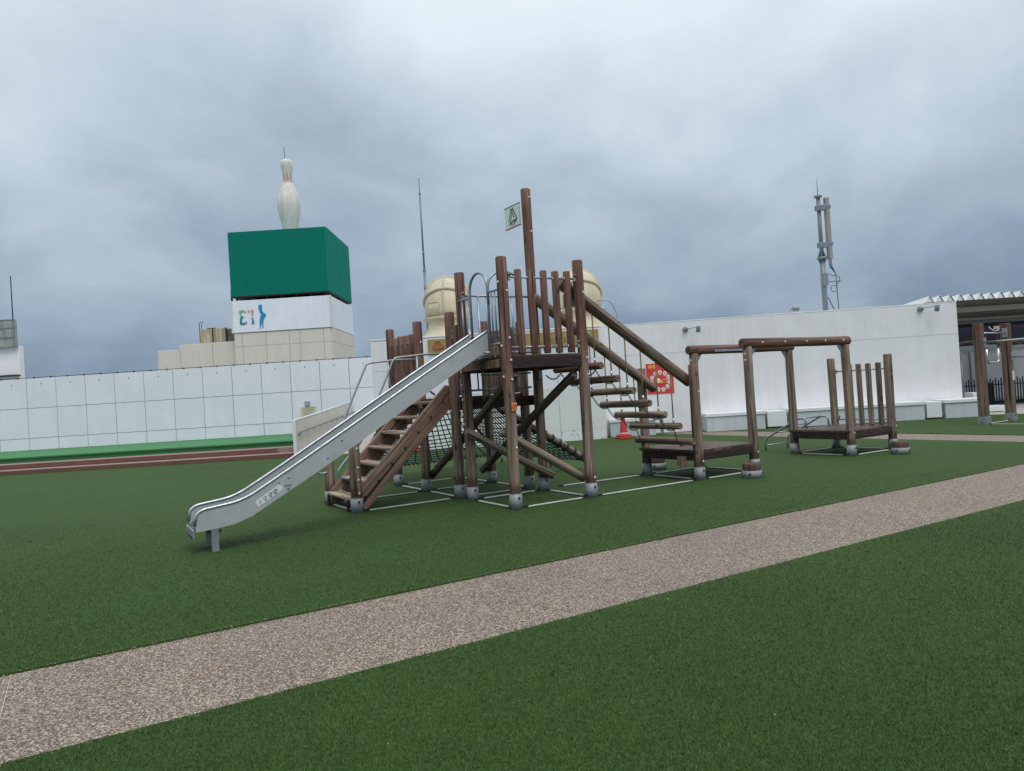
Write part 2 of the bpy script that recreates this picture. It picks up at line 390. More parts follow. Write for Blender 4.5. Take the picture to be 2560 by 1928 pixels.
# playground frame: origin at the front tower post, u along the path, v away from it
ANG = math.radians(90 - 59.1); O = Vector((-.0428, 9.480, 0)); UU = Vector((math.cos(ANG), math.sin(ANG), 0)); VV = Vector((-math.sin(ANG), math.cos(ANG), 0))
def P(u, v, z=0): return O + UU * u + VV * v + Vector((0, 0, z))
def Pxy(u, v): p = P(u, v); return (p.x, p.y)

# ------------------------------------------------------------------ the setting
g = slab('ground', [(-400, -60), (400, -60), (400, 900), (-400, 900)], -.30, -.060, ROOFM); tag(g, kind='structure')
pv = slab('plaza_paving', [(-45, -8), (60, -8), (60, 40), (-45, 40)], -.058, -.018, CONC); tag(pv, kind='structure')
pth = slab('gravel_path', [Pxy(-30, -4.14), Pxy(34, -4.14), Pxy(34, -2.72), Pxy(11.72, -2.72), Pxy(11.72, 7.25), (5.35, 22.95), (4.2, 22.95), Pxy(10.27, 6.3), Pxy(10.27, -2.72), Pxy(-30, -2.72)], -.016, -.010, GRAVEL); tag(pth, kind='structure')
tf1 = slab('turf_near', [Pxy(-22, -16), Pxy(34, -16), Pxy(34, -4.14), Pxy(-22, -4.14)], -.015, .004, TURF); tag(tf1, kind='structure')
tf2 = slab('turf_playground', [Pxy(-30, -2.72), Pxy(10.27, -2.72), Pxy(10.27, 6.3), (4.2, 22.95), (-45, 22.95)], -.015, .004, TURF); tag(tf2, kind='structure')
tf3 = slab('turf_right', [Pxy(11.72, -2.72), Pxy(34, -2.72), (17, 19.75), (13.47, 21.6), (13.0, 22.4), (5.35, 22.95), Pxy(11.72, 7.25)], -.015, .004, TURF); tag(tf3, kind='structure')
# loose expansion joints of the gravel path
for uu in (-5.24, .62, 6.1):
    j = box('path_joint', tuple(P(uu, -3.43, -.0085)), (.004, 1.40, .004), CONC, None, 0, Matrix.Rotation(ANG + random.uniform(-.03, .03), 4, 'Z')); tag(j, kind='structure')

# turf fibres where the camera stands close
def fibres():
    N0 = 1300000
    Y = 1.9 * (14.0 / 1.9) ** RNG.random(N0); X = (RNG.random(N0) * 2 - 1) * (.84 * Y + 2.2)
    p = np.stack([X - O.x, Y - O.y], 1); vv = p @ np.array([VV.x, VV.y]); uu = p @ np.array([UU.x, UU.y])
    rag = .018 * np.sin(uu * 7.3) + .014 * np.sin(uu * 19.1) + .02 * RNG.standard_normal(N0) * .5
    keep = (vv < -4.15 + rag * .5) | (vv > -2.71 + rag * .5)
    keep &= RNG.random(N0) > (Y - 4.5) / 7.0
    keep &= ~((uu > 10.2) & (uu < 11.8) & (vv > -2.8))
    X, Y = X[keep], Y[keep]; n = len(X); sc = np.clip(Y / 5, .6, 2.0)
    a = RNG.random(n) * 2 * np.pi; h = .006 + .009 * RNG.random(n); wd = (.0011 + .0010 * RNG.random(n)) * (.5 + .9 * sc)
    ln = .016 * RNG.random(n); b = RNG.random(n) * 2 * np.pi
    V = np.empty((n, 3, 3), np.float32)
    V[:, 0] = np.stack([X - np.cos(a) * wd, Y - np.sin(a) * wd, np.full(n, .002)], 1)
    V[:, 1] = np.stack([X + np.cos(a) * wd, Y + np.sin(a) * wd, np.full(n, .002)], 1)
    V[:, 2] = np.stack([X + np.cos(b) * ln, Y + np.sin(b) * ln, .004 + h], 1)
    me = bpy.data.meshes.new('turf_fibres'); me.vertices.add(n * 3); me.vertices.foreach_set('co', V.ravel())
    me.loops.add(n * 3); me.loops.foreach_set('vertex_index', np.arange(n * 3, dtype=np.int32))
    me.polygons.add(n); me.polygons.foreach_set('loop_start', np.arange(0, n * 3, 3, dtype=np.int32)); me.polygons.foreach_set('loop_total', np.full(n, 3, np.int32))
    me.update(calc_edges=True); o = link('turf_fibres', me, BLADE); tag(o, 'short green plastic turf fibres around the gravel path', 'turf', kind='stuff')
fibres()

# terrace, steps
st = slab('terrace', [(-45, 23.42), (-6.62, 23.42), (-6.62, 29.4), (-45, 29.4)], -.02, .405, CARPET); tag(st, kind='structure')
tc_ = slab('terrace_carpet', [(-45, 23.36), (-6.63, 23.36), (-6.63, 28.97), (-45, 28.97)], .408, .45, CARPET); tag(tc_, kind='structure')
stp = slab('terrace_steps', [(-45, 21.98), (-6.68, 21.98), (-6.68, 22.60), (-45, 22.60)], -.02, .130, TREADT); tag(stp, kind='structure')
slab('upper_step', [(-45, 22.62), (-6.68, 22.62), (-6.68, 23.40), (-45, 23.40)], -.02, .275, TREADT, stp)
x = -29.5
while x < -6.7:
    wd = 1.75; e = min(x + wd, -6.69)
    box('riser_tile', ((x + e) / 2, 21.968, .064), (e - x - .012, .022, .118), BROWNT, stp, .002)
    box('riser_tile', ((x + e) / 2 - .6 if e - x > 1.2 and x > -28 else (x + e) / 2, 22.606, .205), (e - x - .012, .022, .128), BROWNT, stp, .002)
    x += wd
rmp = link('ramp', mesh('ramp', [(-6.5, 21.9, -.01), (-4.2, 21.9, -.01), (-4.2, 28.6, .44), (-6.5, 28.6, .44), (-6.5, 28.6, -.02), (-4.2, 28.6, -.02)], [(0, 1, 2, 3), (3, 2, 5, 4), (0, 3, 4), (1, 5, 2)]), CONC); tag(rmp, kind='structure')

# left panelled wall
lw = empty('panelled_wall', (0, 0, 0), 0, 'long white wall of square bolted panels behind the green terrace', 'wall')
box('wall_core', (-13.5, 29.13, 1.86), (21.0, .2, 2.84), PLATE, lw, 0)
xj = [-19.2 + 1.163 * k for k in range(-4, 14)]
rows = [(.452, .915), (.923, 2.105), (2.113, 3.29)]
for a, b in zip(xj, xj[1:]):
    b2 = min(b, -4.0)
    if b2 - a < .2: continue
    for z0, z1 in rows:
        pn = box('panel', ((a + b2) / 2, 29.0 + random.uniform(-.002, .002), (z0 + z1) / 2), (b2 - a - .020, .05, z1 - z0 - .010), WHITE2, lw, .003)
        if z0 > 2:
            box('lifting_socket', (0.0, -.026, .36), (.035, .008, .06), GREYST, pn, .002)
tube('top_wire', [(-24, 28.99, 3.325), (-15, 28.99, 3.312), (-10, 28.99, 3.322), (-4, 28.99, 3.315)], .012, DARK, lw)
for k in range(30): box('wire_clip', (-23.5 + k * .66, 28.99, 3.315), (.05, .05, .055), DARK, lw, .004)

# ramp balustrade (ribbed)
rb = empty('ramp_balustrade', (0, 0, 0), 0, 'cream ribbed metal balustrade with handrail along the terrace ramp', 'balustrade')
A_, B_ = Vector((-6.58, 21.9, 0)), Vector((-6.22, 28.3, 0)); RBN = 48
def rbp(t, z): p = A_.lerp(B_, t); return Vector((p.x, p.y, z))
def rz(t): return .04 + .40 * t, 1.10 + .47 * t
me_ = box_me(.06, .0, .0, 0) if False else None
V, Fc = [], []
for i in range(RBN * 2 + 1):
    t = i / (RBN * 2); z0, z1 = rz(t); off = .035 if (i // 1) % 2 else 0.0
    p = rbp(t, z0); q = rbp(t, z1 - .03); V += [(p.x + off, p.y, p.z), (q.x + off, q.y, q.z)]
for i in range(RBN * 2): Fc.append((2 * i, 2 * i + 2, 2 * i + 3, 2 * i + 1))
RIBM = plain('cream_ribbed_sheet', (.60, .585, .53), .6, 0, .06, 1.5, 0, .06)
o = link('ribbed_sheet', mesh('sheet', V, Fc), RIBM, rb)
md = o.modifiers.new('s', 'SOLIDIFY'); md.thickness = .01
z0, z1 = rz(0)
tube('top_cap', [rbp(0, rz(0)[1]), rbp(1, rz(1)[1])], .03, BENCHT, rb, sides=6)
box('end_post', (A_.x + .01, A_.y - .04, .56), (.09, .07, 1.10), BENCHT, rb, .006)
box('end_post', (B_.x + .02, B_.y + .04, .98), (.09, .07, 1.18), BENCHT, rb, .006)
HR = lambda t: rbp(t, .72 + .46 * t) + Vector((.10, 0, 0))
tube('handrail', [HR(.02) + Vector((0, 0, -.10)), HR(.02), HR(1.0)], .024, GREYST, rb, .03)
for k in range(10):
    p = HR(.05 + .1 * k); tube('rail_bracket', [p, p + Vector((0, .02, -.07)), p + Vector((-.085, .02, -.07))], .007, GREYST, rb, .02, 6)
box('label_plate', (-6.44, 24.7, .52), (.02, .28, .07), DARK, rb, .003)

# notice board and grey box on the panelled wall
nb = empty('notice_board', (-8.10, 28.95, 1.25), 0, 'small cream notice with dark text lines on the panelled wall', 'sign')
box('board', (0, 0, 0), (.60, .02, .48), plain('cream_notice', (.62, .56, .42), .6, 0, .15, 6), nb)
for k in range(6): box('text_line', (random.uniform(-.03, .03), -.012, .19 - k * .065), (random.uniform(.38, .5), .004, .022), plain('faded_text', (.36, .31, .2), .6) if k == 0 else bpy.data.materials['faded_text'], nb, 0)
box('red_strip', (0, -.012, -.21), (.52, .004, .05), CONE, nb, 0)
gb = box('grey_box', (-8.12, 28.94, 1.61), (.20, .07, .20), plain('grey_plastic', (.33, .35, .37), .6), None, .01); tag(gb, 'small grey square box fixed above the cream notice', 'electrical box')

# white block wall behind the tower
bw = empty('white_block_wall', (0, 0, 0), 0, 'white boarded rooftop block behind the wooden play tower', 'wall')
box('core', (-.68, 23.92, 1.60), (6.66, 5.08, 3.26), WHITE, bw, 0)
cols = [-4.05, -2.72, -1.37, .0, 1.34, 2.68]
for a, b in zip(cols, cols[1:]):
    for k, (z0, z1) in enumerate([(.012, .32), (.325, 1.54), (1.545, 2.37), (2.378, 3.262)]):
        mt = PEEL if k == 0 else (SCUFF if k == 1 else (WHITE2 if k == 2 else WHITE3))
        pn = box('board', ((a + b) / 2, 21.36, (z0 + z1) / 2), (b - a - .007, .03, z1 - z0), mt, bw, .002)
        if k in (1, 2):
            for q in range(5):
                for sx in (-1, 1): box('nail', (sx * ((b - a) / 2 - .035), -.016, -(z1 - z0) / 2 + .06 + q * (z1 - z0 - .12) / 4), (.012, .005, .012), GREYST, pn, 0)
box('coping', (-.68, 23.92, 3.30), (6.74, 5.16, .05), BENCHT, bw, .008)

# ochre sign board with the tree mark
sg = empty('ochre_sign', (0, 21.31, 0), 0, 'long ochre sign board with a red tree mark on the white block wall', 'sign')
box('board', (.115, 0, 3.01), (4.97, .04, .43), SIGNB, sg, .012)
TREE = [[(.34, .98), (0, .29)], [(.34, .98), (.64, .44)], [(.545, .98), (.11, .09), (.37, .17), (.375, 0)], [(.545, .98), (1.0, .28), (.40, .24)], [(.93, .20), (.61, .14), (.62, 0)]]
strokes('tree_mark', [[(a * .335, b * .29) for a, b in l_] for l_ in TREE], .026, .004, LOGOR, sg, T((-2.24, -.021, 2.865)))
LET = plain('sign_lettering', (.20, .115, .035), .6)
for ch, xx, zz, s_ in (('っ', .90, 2.93, .20), ('ス', 1.22, 2.94, .22), ('の', 1.54, 2.955, .22), ('は', 1.70, 2.96, .22), ('し', 1.93, 2.965, .22)):
    text('letter', ch, s_, LET, sg, T((xx, -.022, zz)))

# right white wall with rooftop
WA, WB = Vector((2.62, 22.72, 0)), Vector((13.33, 21.74, 0)); wd_ = (WB - WA).normalized(); wn = Vector((-wd_.y, wd_.x, 0)); WANG = math.atan2(wd_.y, wd_.x); WL = (WB - WA).length
rw = empty('white_plaster_wall', tuple(WA), WANG, 'long white plastered wall with one horizontal joint behind the platforms', 'wall')
box('core', (WL / 2, 2.16, 1.68), (WL, 4.2, 3.34), WHITE, rw, 0)
cs = [0, 1.55, 3.35, 5.15, 6.95, 8.8, WL]
for a, b in zip(cs, cs[1:]): box('wall_panel', ((a + b) / 2, .03, 1.225), (b - a - .001, .06, 2.44), WHITE3, rw, .002)
for a, b in ((0, 4.2), (4.2, 8.1), (8.1, WL)): box('wall_panel', ((a + b) / 2, .028, 2.915), (b - a - .003, .064, .93), WHITE3, rw, .002)
box('coping', (WL / 2, 2.14, 3.395), (WL + .02, 4.3, .03), BENCHT, rw, .006)
def onwall(px, d=0.0, z=0.0): p = WA + wd_ * px - wn * d; return (p.x, p.y, z)
# bench boxes along the wall
def wx(X): return (X - WA.x) / wd_.x
bn = [('leftmost', 2.9, 4.3, 'pale low box bench behind the red cone beside the board wall'), ('b', 5.72, 7.47, 'pale low box bench under the red notice poster, left of the first hatch'),
      ('c', 8.12, 11.94, 'longest pale low box bench between the two white hatches'), ('d', 12.44, 13.62, 'short pale box bench at the right end of the white wall')]
for nm, x0, x1, lb in bn:
    b_ = empty('box_bench', onwall(wx((x0 + x1) / 2), .39), WANG, lb, 'bench', 'box benches along the white wall'); l_ = x1 - x0
    box('body', (0, 0, .215), (l_ - .06, .70, .43), BENCHS, b_, .006); box('lid', (0, 0, .482), (l_, .76, .10), BENCHT, b_, .01)
for x0, x1, lb in ((7.51, 8.07, 'white hatch door between the long bench and the bench left of it'), (11.98, 12.40, 'white hatch door beside the short bench at the right end')):
    c_ = empty('hatch_box', onwall(wx((x0 + x1) / 2), .36), WANG, lb, 'cabinet', 'white hatches between the benches')
    box('door', (0, -.02, .27), (x1 - x0, .66, .46), BENCHT, c_, .008); box('base_gap', (0, 0, .02), (x1 - x0 - .03, .6, .035), DARK, c_, 0)
    for zz in (.13, .40): box('hinge', ((x1 - x0) / 2 + .008, -.35, zz), (.03, .03, .05), PLATE, c_, .003)
tf = box('metal_frame', onwall(wx(4.45), .70, .30), (.10, .06, .58), GREYST, None, .006, Matrix.Rotation(WANG, 4, 'Z')); tag(tf, 'grey metal upright at the end of the left bench', 'post')
# red notice poster
po = empty('red_poster', onwall(wx(4.56), .005, 1.675), WANG, 'red notice poster with white warning circles on the white wall', 'poster')
box('sheet', (0, 0, 0), (.82, .016, .94), REDP, po, .002)
ci = disc_me(.060, .004); ci2 = disc_me(.044, .003)
for k in range(11):
    a = PI / 2 + PI * 2 * k / 11
    q = link('warning_circle', ci, WPRINT, po, T((.27 * math.cos(a) + .01, -.009, .27 * math.sin(a) - .07)))
    strokes('pictogram', [[(-.022, -.02), (.012, .022)], [(-.018, .012), (.024, -.008)]], .010, .002, KPRINT, q, T((0, -.0045, 0)))
    box('caption', (0, -.001, -.078), (.10, .003, .010), WPRINT, q, 0)
for xx in (-.28, -.16): link('title_disc', disc_me(.052, .004), YEL, po, T((xx, -.009, .375)))
strokes('title_mark', [[(-.31, .37), (-.25, .385)], [(-.19, .36), (-.15, .39)]], .016, .002, CONE, po, T((0, -.0135, 0)))
link('centre_disc', disc_me(.075, .004), WPRINT, po, T((-.06, -.009, -.06))); link('centre_badge', disc_me(.045, .007), YEL, po, T((.03, -.009, -.10)))
for zz, ww in ((-.03, .14), (-.115, .15)): box('caption', (.14, -.010, zz), (ww, .004, .014), WPRINT if zz > -.1 else YEL, po, 0)
# wall lamps
def wall_lamp(X, z, lb, s=1):
    l_ = empty('wall_lamp', onwall(wx(X), 0, z), WANG, lb, 'lamp', 'floodlights on the white wall')
    link('mount', lathe_me([(0, .10), (.06, .10), (.085, .05), (.085, 0)], 20), COLLAR, l_, Matrix.Rotation(PI / 2, 4, 'X'))
    tube('arm', [(0, -.09, 0), (.10 * s, -.18, .01), (.30 * s, -.30, .02)], .012, COLLAR, l_, .03, 8)
    link('lamp_head', lathe_me([(0, .09), (.06, .09), (.065, .08), (.065, -.08), (.058, -.09), (.05, -.06), (0, -.05)], 20), GREYST, l_, T((.34 * s, -.31, -.04)) @ Matrix.Rotation(.15, 4, 'Y'))
wall_lamp(5.42, 3.13, 'grey floodlight on an arm on the white wall above the red poster')
wall_lamp(12.30, 3.26, 'grey floodlight on an arm at the right end of the white wall')
fl = empty('roof_floodlight', onwall(wx(8.75), -.25, 3.41), WANG, 'white floodlight standing on top of the white wall below the antenna', 'lamp')
box('housing', (.03, -.06, .13), (.20, .16, .13), COLLAR, fl, .02, Matrix.Rotation(.3, 4, 'X')); tube('bracket', [(-.12, 0, 0), (-.12, 0, .12), (.0, 0, .14)], .012, COLLAR, fl, .02, 6)

# ------------------------------------------------------------------ ventilation cowls and lightning rod on the white block
def cowl(x, y, lb, hole, mirror=1):
    c_ = empty('ventilation_cowl', (x, y, 3.325), 0, lb, 'ventilator', 'cream ventilation cowls')
    R = .70
    lathe('bell_base', [(.98, 0), (.98, .05), (.90, .09), (.76, .20), (.66, .36), (.63, .48), (.63, .70)], VENT, c_, n=40)
    lathe('lower_flange', [(.63, .64), (.76, .66), (.79, .70), (.76, .74), (.70, .75)], VENTR, c_, n=40)
    # mitred elbow bending away from the viewer
    rings = []; cen0 = Vector((0, 0, .74)); pv_ = Vector((0, .46, .98))
    secs = [(0, .0), (.24, 0)]
    ring_list = [(cen0, 0.0), (Vector((0, 0, .98)), 0.0)]
    nb_ = 24
    for k in range(1, nb_ + 1):
        a = PI / 2 * k / nb_; ring_list.append((pv_ + Vector((0, -.46 * math.cos(a), .46 * math.sin(a) * .95)), a))
    def ring(cn, a, r, n=44):
        out = []
        for j in range(n):
            b = 2 * PI * j / n; d = Vector((r * math.cos(b), r * math.sin(b) * math.cos(a), -r * math.sin(b) * -1 * 0)); 
            d = Vector((r * math.cos(b), r * math.sin(b) * math.cos(a), -r * math.sin(b) * math.sin(a)))
            out.append(cn + d)
        return out
    V, Fc = [], []; n = 44
    for cn, a in ring_list: V += ring(cn, a, R, n)
    for i in range(len(ring_list) - 1):
        for j in range(n): Fc.append((i * n + j, i * n + (j + 1) % n, (i + 1) * n + (j + 1) % n, (i + 1) * n + j))
    bd = link('hood', mesh('hood', V, Fc, True), VENT, c_)
    md = bd.modifiers.new('s', 'SOLIDIFY'); md.thickness = -.02; md.offset = 1
    for k in (10, 25):
        cn, a = ring_list[k]; tube('joint_rib', ring(cn, a, R + .03, n), .042, VENTR if k == 10 else VENT, c_, closed=True, sides=8)
    seam = []
    for cn, a in ring_list: seam.append(cn + Vector((-.04, -(R + .004) * math.cos(a), (R + .004) * math.sin(a))))
    tube('seam_rib', seam, .034, VENTR, c_, sides=6)
    # access hatch
    a0, a1 = (-2.45, -1.85)
    hm = lathe_me([(.712, .80), (.712, 1.22)], 8, a0, a1)
    ht = link('access_hatch', hm, BLACK if hole else VENT, c_); md = ht.modifiers.new('s', 'SOLIDIFY'); md.thickness = .016; md.offset = 1
    if not hole:
        for zz in (.83, 1.19): tube('hatch_edge', [(.735 * math.cos(a0 + (a1 - a0) * i / 8), .735 * math.sin(a0 + (a1 - a0) * i / 8), zz) for i in range(9)], .008, VENTR, c_, sides=5)
    return c_
cowl(-1.95, 23.6, 'cream ventilation cowl with closed hatch, left of the tower', False)
cw2 = cowl(2.36, 23.75, 'cream ventilation cowl with open dark hatch behind the log rails', True)
tube('conduit', [(.55, -.52, .95), (.9, -.5, .95), (1.12, -.45, .55), (1.15, -.45, .12)], .02, PIPE, cw2, .3, 6)
box('latch_plate', (.78, -.05, .72), (.16, .12, .03), GREYST, cw2, .01)
lr = empty('lightning_rod', (-2.70, 24.6, 3.325), 0, 'tall thin steel lightning rod behind the left ventilation cowl', 'lightning rod')
tube('lower_pole', [(0, 0, 0), (0, 0, 2.5)], .045, GREYST, lr); tube('upper_pole', [(0, 0, 2.5), (0, 0, 5.1)], .032, GREYST, lr); tube('spike', [(0, 0, 5.1), (0, 0, 5.62)], .010, DARK, lr, sides=6)
for z in (1.9, 2.5, 3.1, 5.1): lathe('joint_ring', [(.03, z - .03), (.052 if z < 3 else .038, z - .03), (.052 if z < 3 else .038, z + .03), (.03, z + .03)], GREYST, lr, n=14)

# ------------------------------------------------------------------ bowling tower
bt = empty('sign_tower_building', (0, 60, 0), 0, 'cream panelled building with white band and corrugated green box on top', 'building')
X0, X1, D0 = -22.5, -14.52, 8.3
box('core', ((X0 + X1) / 2, D0 / 2 + .06, 3.9), (X1 - X0 - .12, D0, 7.8), CREAMP, bt, 0)
pc = [X0, -21.83, -19.88, -17.97, -17.10, -15.16, X1]
for a, b in zip(pc, pc[1:]):
    for z0, z1 in ((0, 4.9), (4.92, 6.70), (6.72, 7.83)): box('wall_panel', ((a + b) / 2, .06, (z0 + z1) / 2), (b - a - .035, .12, z1 - z0), CREAMP, bt, .01)
for k in range(4):
    for z0, z1 in ((0, 4.9), (4.92, 6.70), (6.72, 7.83)): box('wall_panel', (X1 + .02, 1.1 + k * 2.09, (z0 + z1) / 2), (.12, 2.05, z1 - z0), CREAMP, bt, .01)
box('white_band', ((X0 + X1) / 2, D0 / 2, 9.18), (X1 - X0 + .16, D0 + .16, 2.62), plain('streaked_white_band', (.73, .78, .85), .6, 0, .05, .5, 0, .05), bt, .02)
for a, b in (((X1 + .10), -.095), (X0 - .06, -.095)): box('band_trim', (a, b, 9.18), (.14, .07, 2.66), CREAMP, bt, .01)
for k in range(7): box('roof_strut', (X0 + .3 + k * (X1 - X0 - .6) / 6, .35, 10.68), (.14, .14, .38), DARK, bt, 0)
for k in range(5): box('roof_strut', (X1 - .35, 1.3 + k * 1.6, 10.68), (.14, .14, .38), DARK, bt, 0)
box('roof_plant', (-18.2, 3.2, 10.62), (6.0, 3.2, .24), DARK, bt, 0)
box('underframe', ((X0 + X1) / 2, D0 / 2, 10.83), (X1 - X0, D0, .10), DARK, bt, 0)
def corrugated(name, x0, y0, x1, y1, z0, z1, n, dep, m, parent):
    d = Vector((x1 - x0, y1 - y0, 0)); nn = Vector((d.y, -d.x, 0)).normalized(); V, Fc = [], []
    pts = []
    for i in range(n):
        for f_, o_ in ((0, 0), (.32, 0), (.5, dep), (.82, dep)): pts.append(Vector((x0, y0, 0)) + d * ((i + f_) / n) + nn * o_)
    pts.append(Vector((x1, y1, 0)))
    for p in pts: V += [(p.x, p.y, z0), (p.x, p.y, z1)]
    for i in range(len(pts) - 1): Fc.append((2 * i, 2 * i + 2, 2 * i + 3, 2 * i + 1))
    return link(name, mesh(name, V, Fc), m, parent)
gx0, gx1 = -22.56, -14.52
corrugated('green_cladding', gx0, 0, gx1, 0, 10.86, 16.16, 62, .055, GREENBOX, bt)
corrugated('green_cladding', gx1, 0, gx1, 8.4, 10.86, 16.16, 62, .055, GREENBOX, bt)
box('green_core', ((gx0 + gx1) / 2, 4.25, 13.51), (gx1 - gx0 - .06, 8.3, 5.28), GREENBOX, bt, 0)
box('corner_trim', (gx1 + .0, -.02, 13.5), (.07, .10, 5.3), GREENBOX, bt, .01)
box('access_ladder', (X0 - .12, .3, 10.9), (.06, .3, 1.2), DARK, bt, 0)
# printed marks
def flat(name, pts, m, parent, y): return prism(name, pts, .03, m, parent, T((0, y, 0)))
y_ = -.125
bx0, bz0, bs = -21.92, 8.50, 1.18
def bp(l_): return [(bx0 + a * bs, bz0 + b * bs) for a, b in l_]
flat('butterfly_mark', bp([(0, 1), (.30, 1), (.47, .88), (.42, .82), (.28, .90), (.13, .88), (.10, .70), (.14, .58), (.06, .55), (0, .8)]), C_GREEN, bt, y_)
flat('butterfly_mark', bp([(.10, .55), (.18, .60), (.30, .54), (.18, .44), (.14, .30), (.15, .15), (.28, .14), (.40, .12), (.42, .26), (.47, .22), (.46, .05), (.30, .0), (.02, 0), (.0, .2), (.02, .4)]), C_TEAL, bt, y_)
flat('butterfly_mark', bp([(.55, .85), (.60, .97), (.72, 1.0), (.72, .88)]), C_CORAL, bt, y_)
flat('butterfly_mark', bp([(.82, 1), (.95, 1), (.96, .75), (.90, .55), (.84, .66)]), C_CORAL, bt, y_)
flat('butterfly_mark', bp([(.85, .5), (.90, .48), (.98, .25), (.98, .02), (.80, .02), (.86, .2)]), C_BLUE, bt, y_)
sx0, sz0 = -20.35, 8.05
flat('blue_mark', [(sx0 + a, sz0 + b) for a, b in [(.03, 2.0), (.30, 2.03), (.30, 1.55), (.36, 1.38), (.60, 1.2), (.58, 1.08), (.42, .86), (.34, .62), (.33, .08), (.27, .08), (.24, .46), (.15, .46), (.10, .05), (.03, .05), (.06, .75), (.12, 1.05), (.2, 1.22), (.05, 1.5), (.10, 1.62), (0, 1.68)]], C_SKY, bt, y_)
lwg = empty('stepped_annex', (0, 60.6, 0), 0, 'low stepped cream annex with a tank on its roof', 'building')
for a, b, h in ((-29.14, -27.28, 6.86), (-27.26, -24.6, 7.24), (-24.58, -22.62, 7.27)): box('wall_block', ((a + b) / 2, 3, h / 2), (b - a, 6, h), CREAMP, lwg, .02)
tk = empty('water_tank', (0, 62, 7.27), 0, 'stained cream panel tank on the stepped annex roof', 'tank')
for a, b in ((-26.1, -25.02), (-25.0, -23.9)): box('tank_panel', ((a + b) / 2, .6, .66), (b - a - .02, 1.4, 1.30), TANK, tk, .03)
box('tank_panel', (-23.55, .9, .62), (.62, 1.6, 1.24), plain('dark_stained_tank', (.20, .17, .14), .7, 0, .4, 2, 0, .5), tk, .03)
for xx in (-25.01, -23.88): box('frame_post', (xx, -.13, .66), (.10, .08, 1.36), DARK, tk, .01)
box('manhole', (-25.3, .5, 1.37), (.7, .5, .09), DARK, tk, .02)
for xx in (-26.15, -25.95): tube('ladder_hook', [(xx, .0, .2), (xx, 0, 1.75), (xx + .15, 0, 2.0)], .025, DARK, tk, .1, 6)
pin = empty('bowling_pin', (-18.52, 64, 16.10), 0, 'giant weathered white bowling pin with red crown band on the green box', 'bowling pin')
prof = [(.50, 0), (.55, .5), (.66, 1.2), (.82, 2.0), (.93, 2.6), (.985, 3.15), (.96, 3.7), (.86, 4.25), (.68, 4.75), (.50, 5.15), (.40, 5.4), (.36, 5.6), (.365, 5.8), (.39, 6.05), (.44, 6.4), (.50, 6.75), (.535, 7.0), (.53, 7.15)]
prof = [(r_, z_ * .945) for r_, z_ in prof]
prof += [(.53 * math.cos(a), 7.15 * .945 + .42 * math.sin(a)) for a in [PI / 2 * i / 7 for i in range(1, 8)]]
lathe('body', prof, PINW, pin, n=40)
def prr(z):
    for (r0, a), (r1, b) in zip(prof, prof[1:]):
        if a <= z <= b: return r0 + (r1 - r0) * (z - a) / (b - a)
    return .4
lathe('neck_band', [(prr(z) + .015, z) for z in (5.09, 5.18, 5.28, 5.38)], PINR, pin, n=40)
for k in range(8):
    a = 2 * PI * k / 8 + .25; V = []
    for z, hw in ((5.38, .30), (5.62, .19), (5.86, .09), (6.1, .01)):
        for s_ in (-1, 1): r_ = prr(z) + .014; V.append((r_ * math.cos(a + s_ * hw), r_ * math.sin(a + s_ * hw), z))
    link('crown_point', mesh('pt', V, [(0, 1, 3, 2), (2, 3, 5, 4), (4, 5, 7, 6)]), PINR, pin)
for z in (2.9, 4.35, 6.4): lathe('seam', [(prr(z - .02) + .006, z - .02), (prr(z) + .012, z), (prr(z + .02) + .006, z + .02)], PINW, pin, n=40)
tube('aerial', [(-.14, 0, 7.1), (-.14, 0, 8.3)], .022, DARK, pin, sides=5); tube('aerial_cross', [(-.24, 0, 8.0), (-.04, 0, 8.0)], .015, DARK, pin, sides=5)

fb = empty('far_roof_building', (0, 50, 0), 0, 'white rooftop building with a weathered grey sign board at the left edge', 'building')
box('wall_block', (-36.15, .25, 3.9), (5.3, .5, 5.9), WHITE, fb, .02)
OS = box('sign_board', (-36.1, -.15, 7.72), (5.2, .2, 1.90), OLDSIGN, fb, .02)
for k in range(4): box('sign_frame', (-33.6 - k * 1.1, -.27, 7.72), (.05, .03, 1.9), GREYST, fb, 0)
for z in (6.8, 7.45, 8.1, 8.66): box('sign_frame', (-36.1, -.27, z), (5.2, .03, .05), GREYST, fb, 0)
box('ledge', (-36.2, -.2, .95 + 3.9), (5.4, .5, .10), DARK, fb, 0)
box('lower_block', (-36.6, .9, 2.2), (5.9, .6, 4.6), CREAMP, fb, .02)
tube('aerial_mast', [(-34.2, .6, 8.6), (-34.2, .6, 11.8)], .035, DARK, fb, sides=6)
dk_ = box('roof_cabinet', (-4.95, 31, 3.5), (.75, 1.2, .75), GREYST, None, .02); tag(dk_, 'dark grey cabinet peeking above the panelled wall beside the white block', 'cabinet')

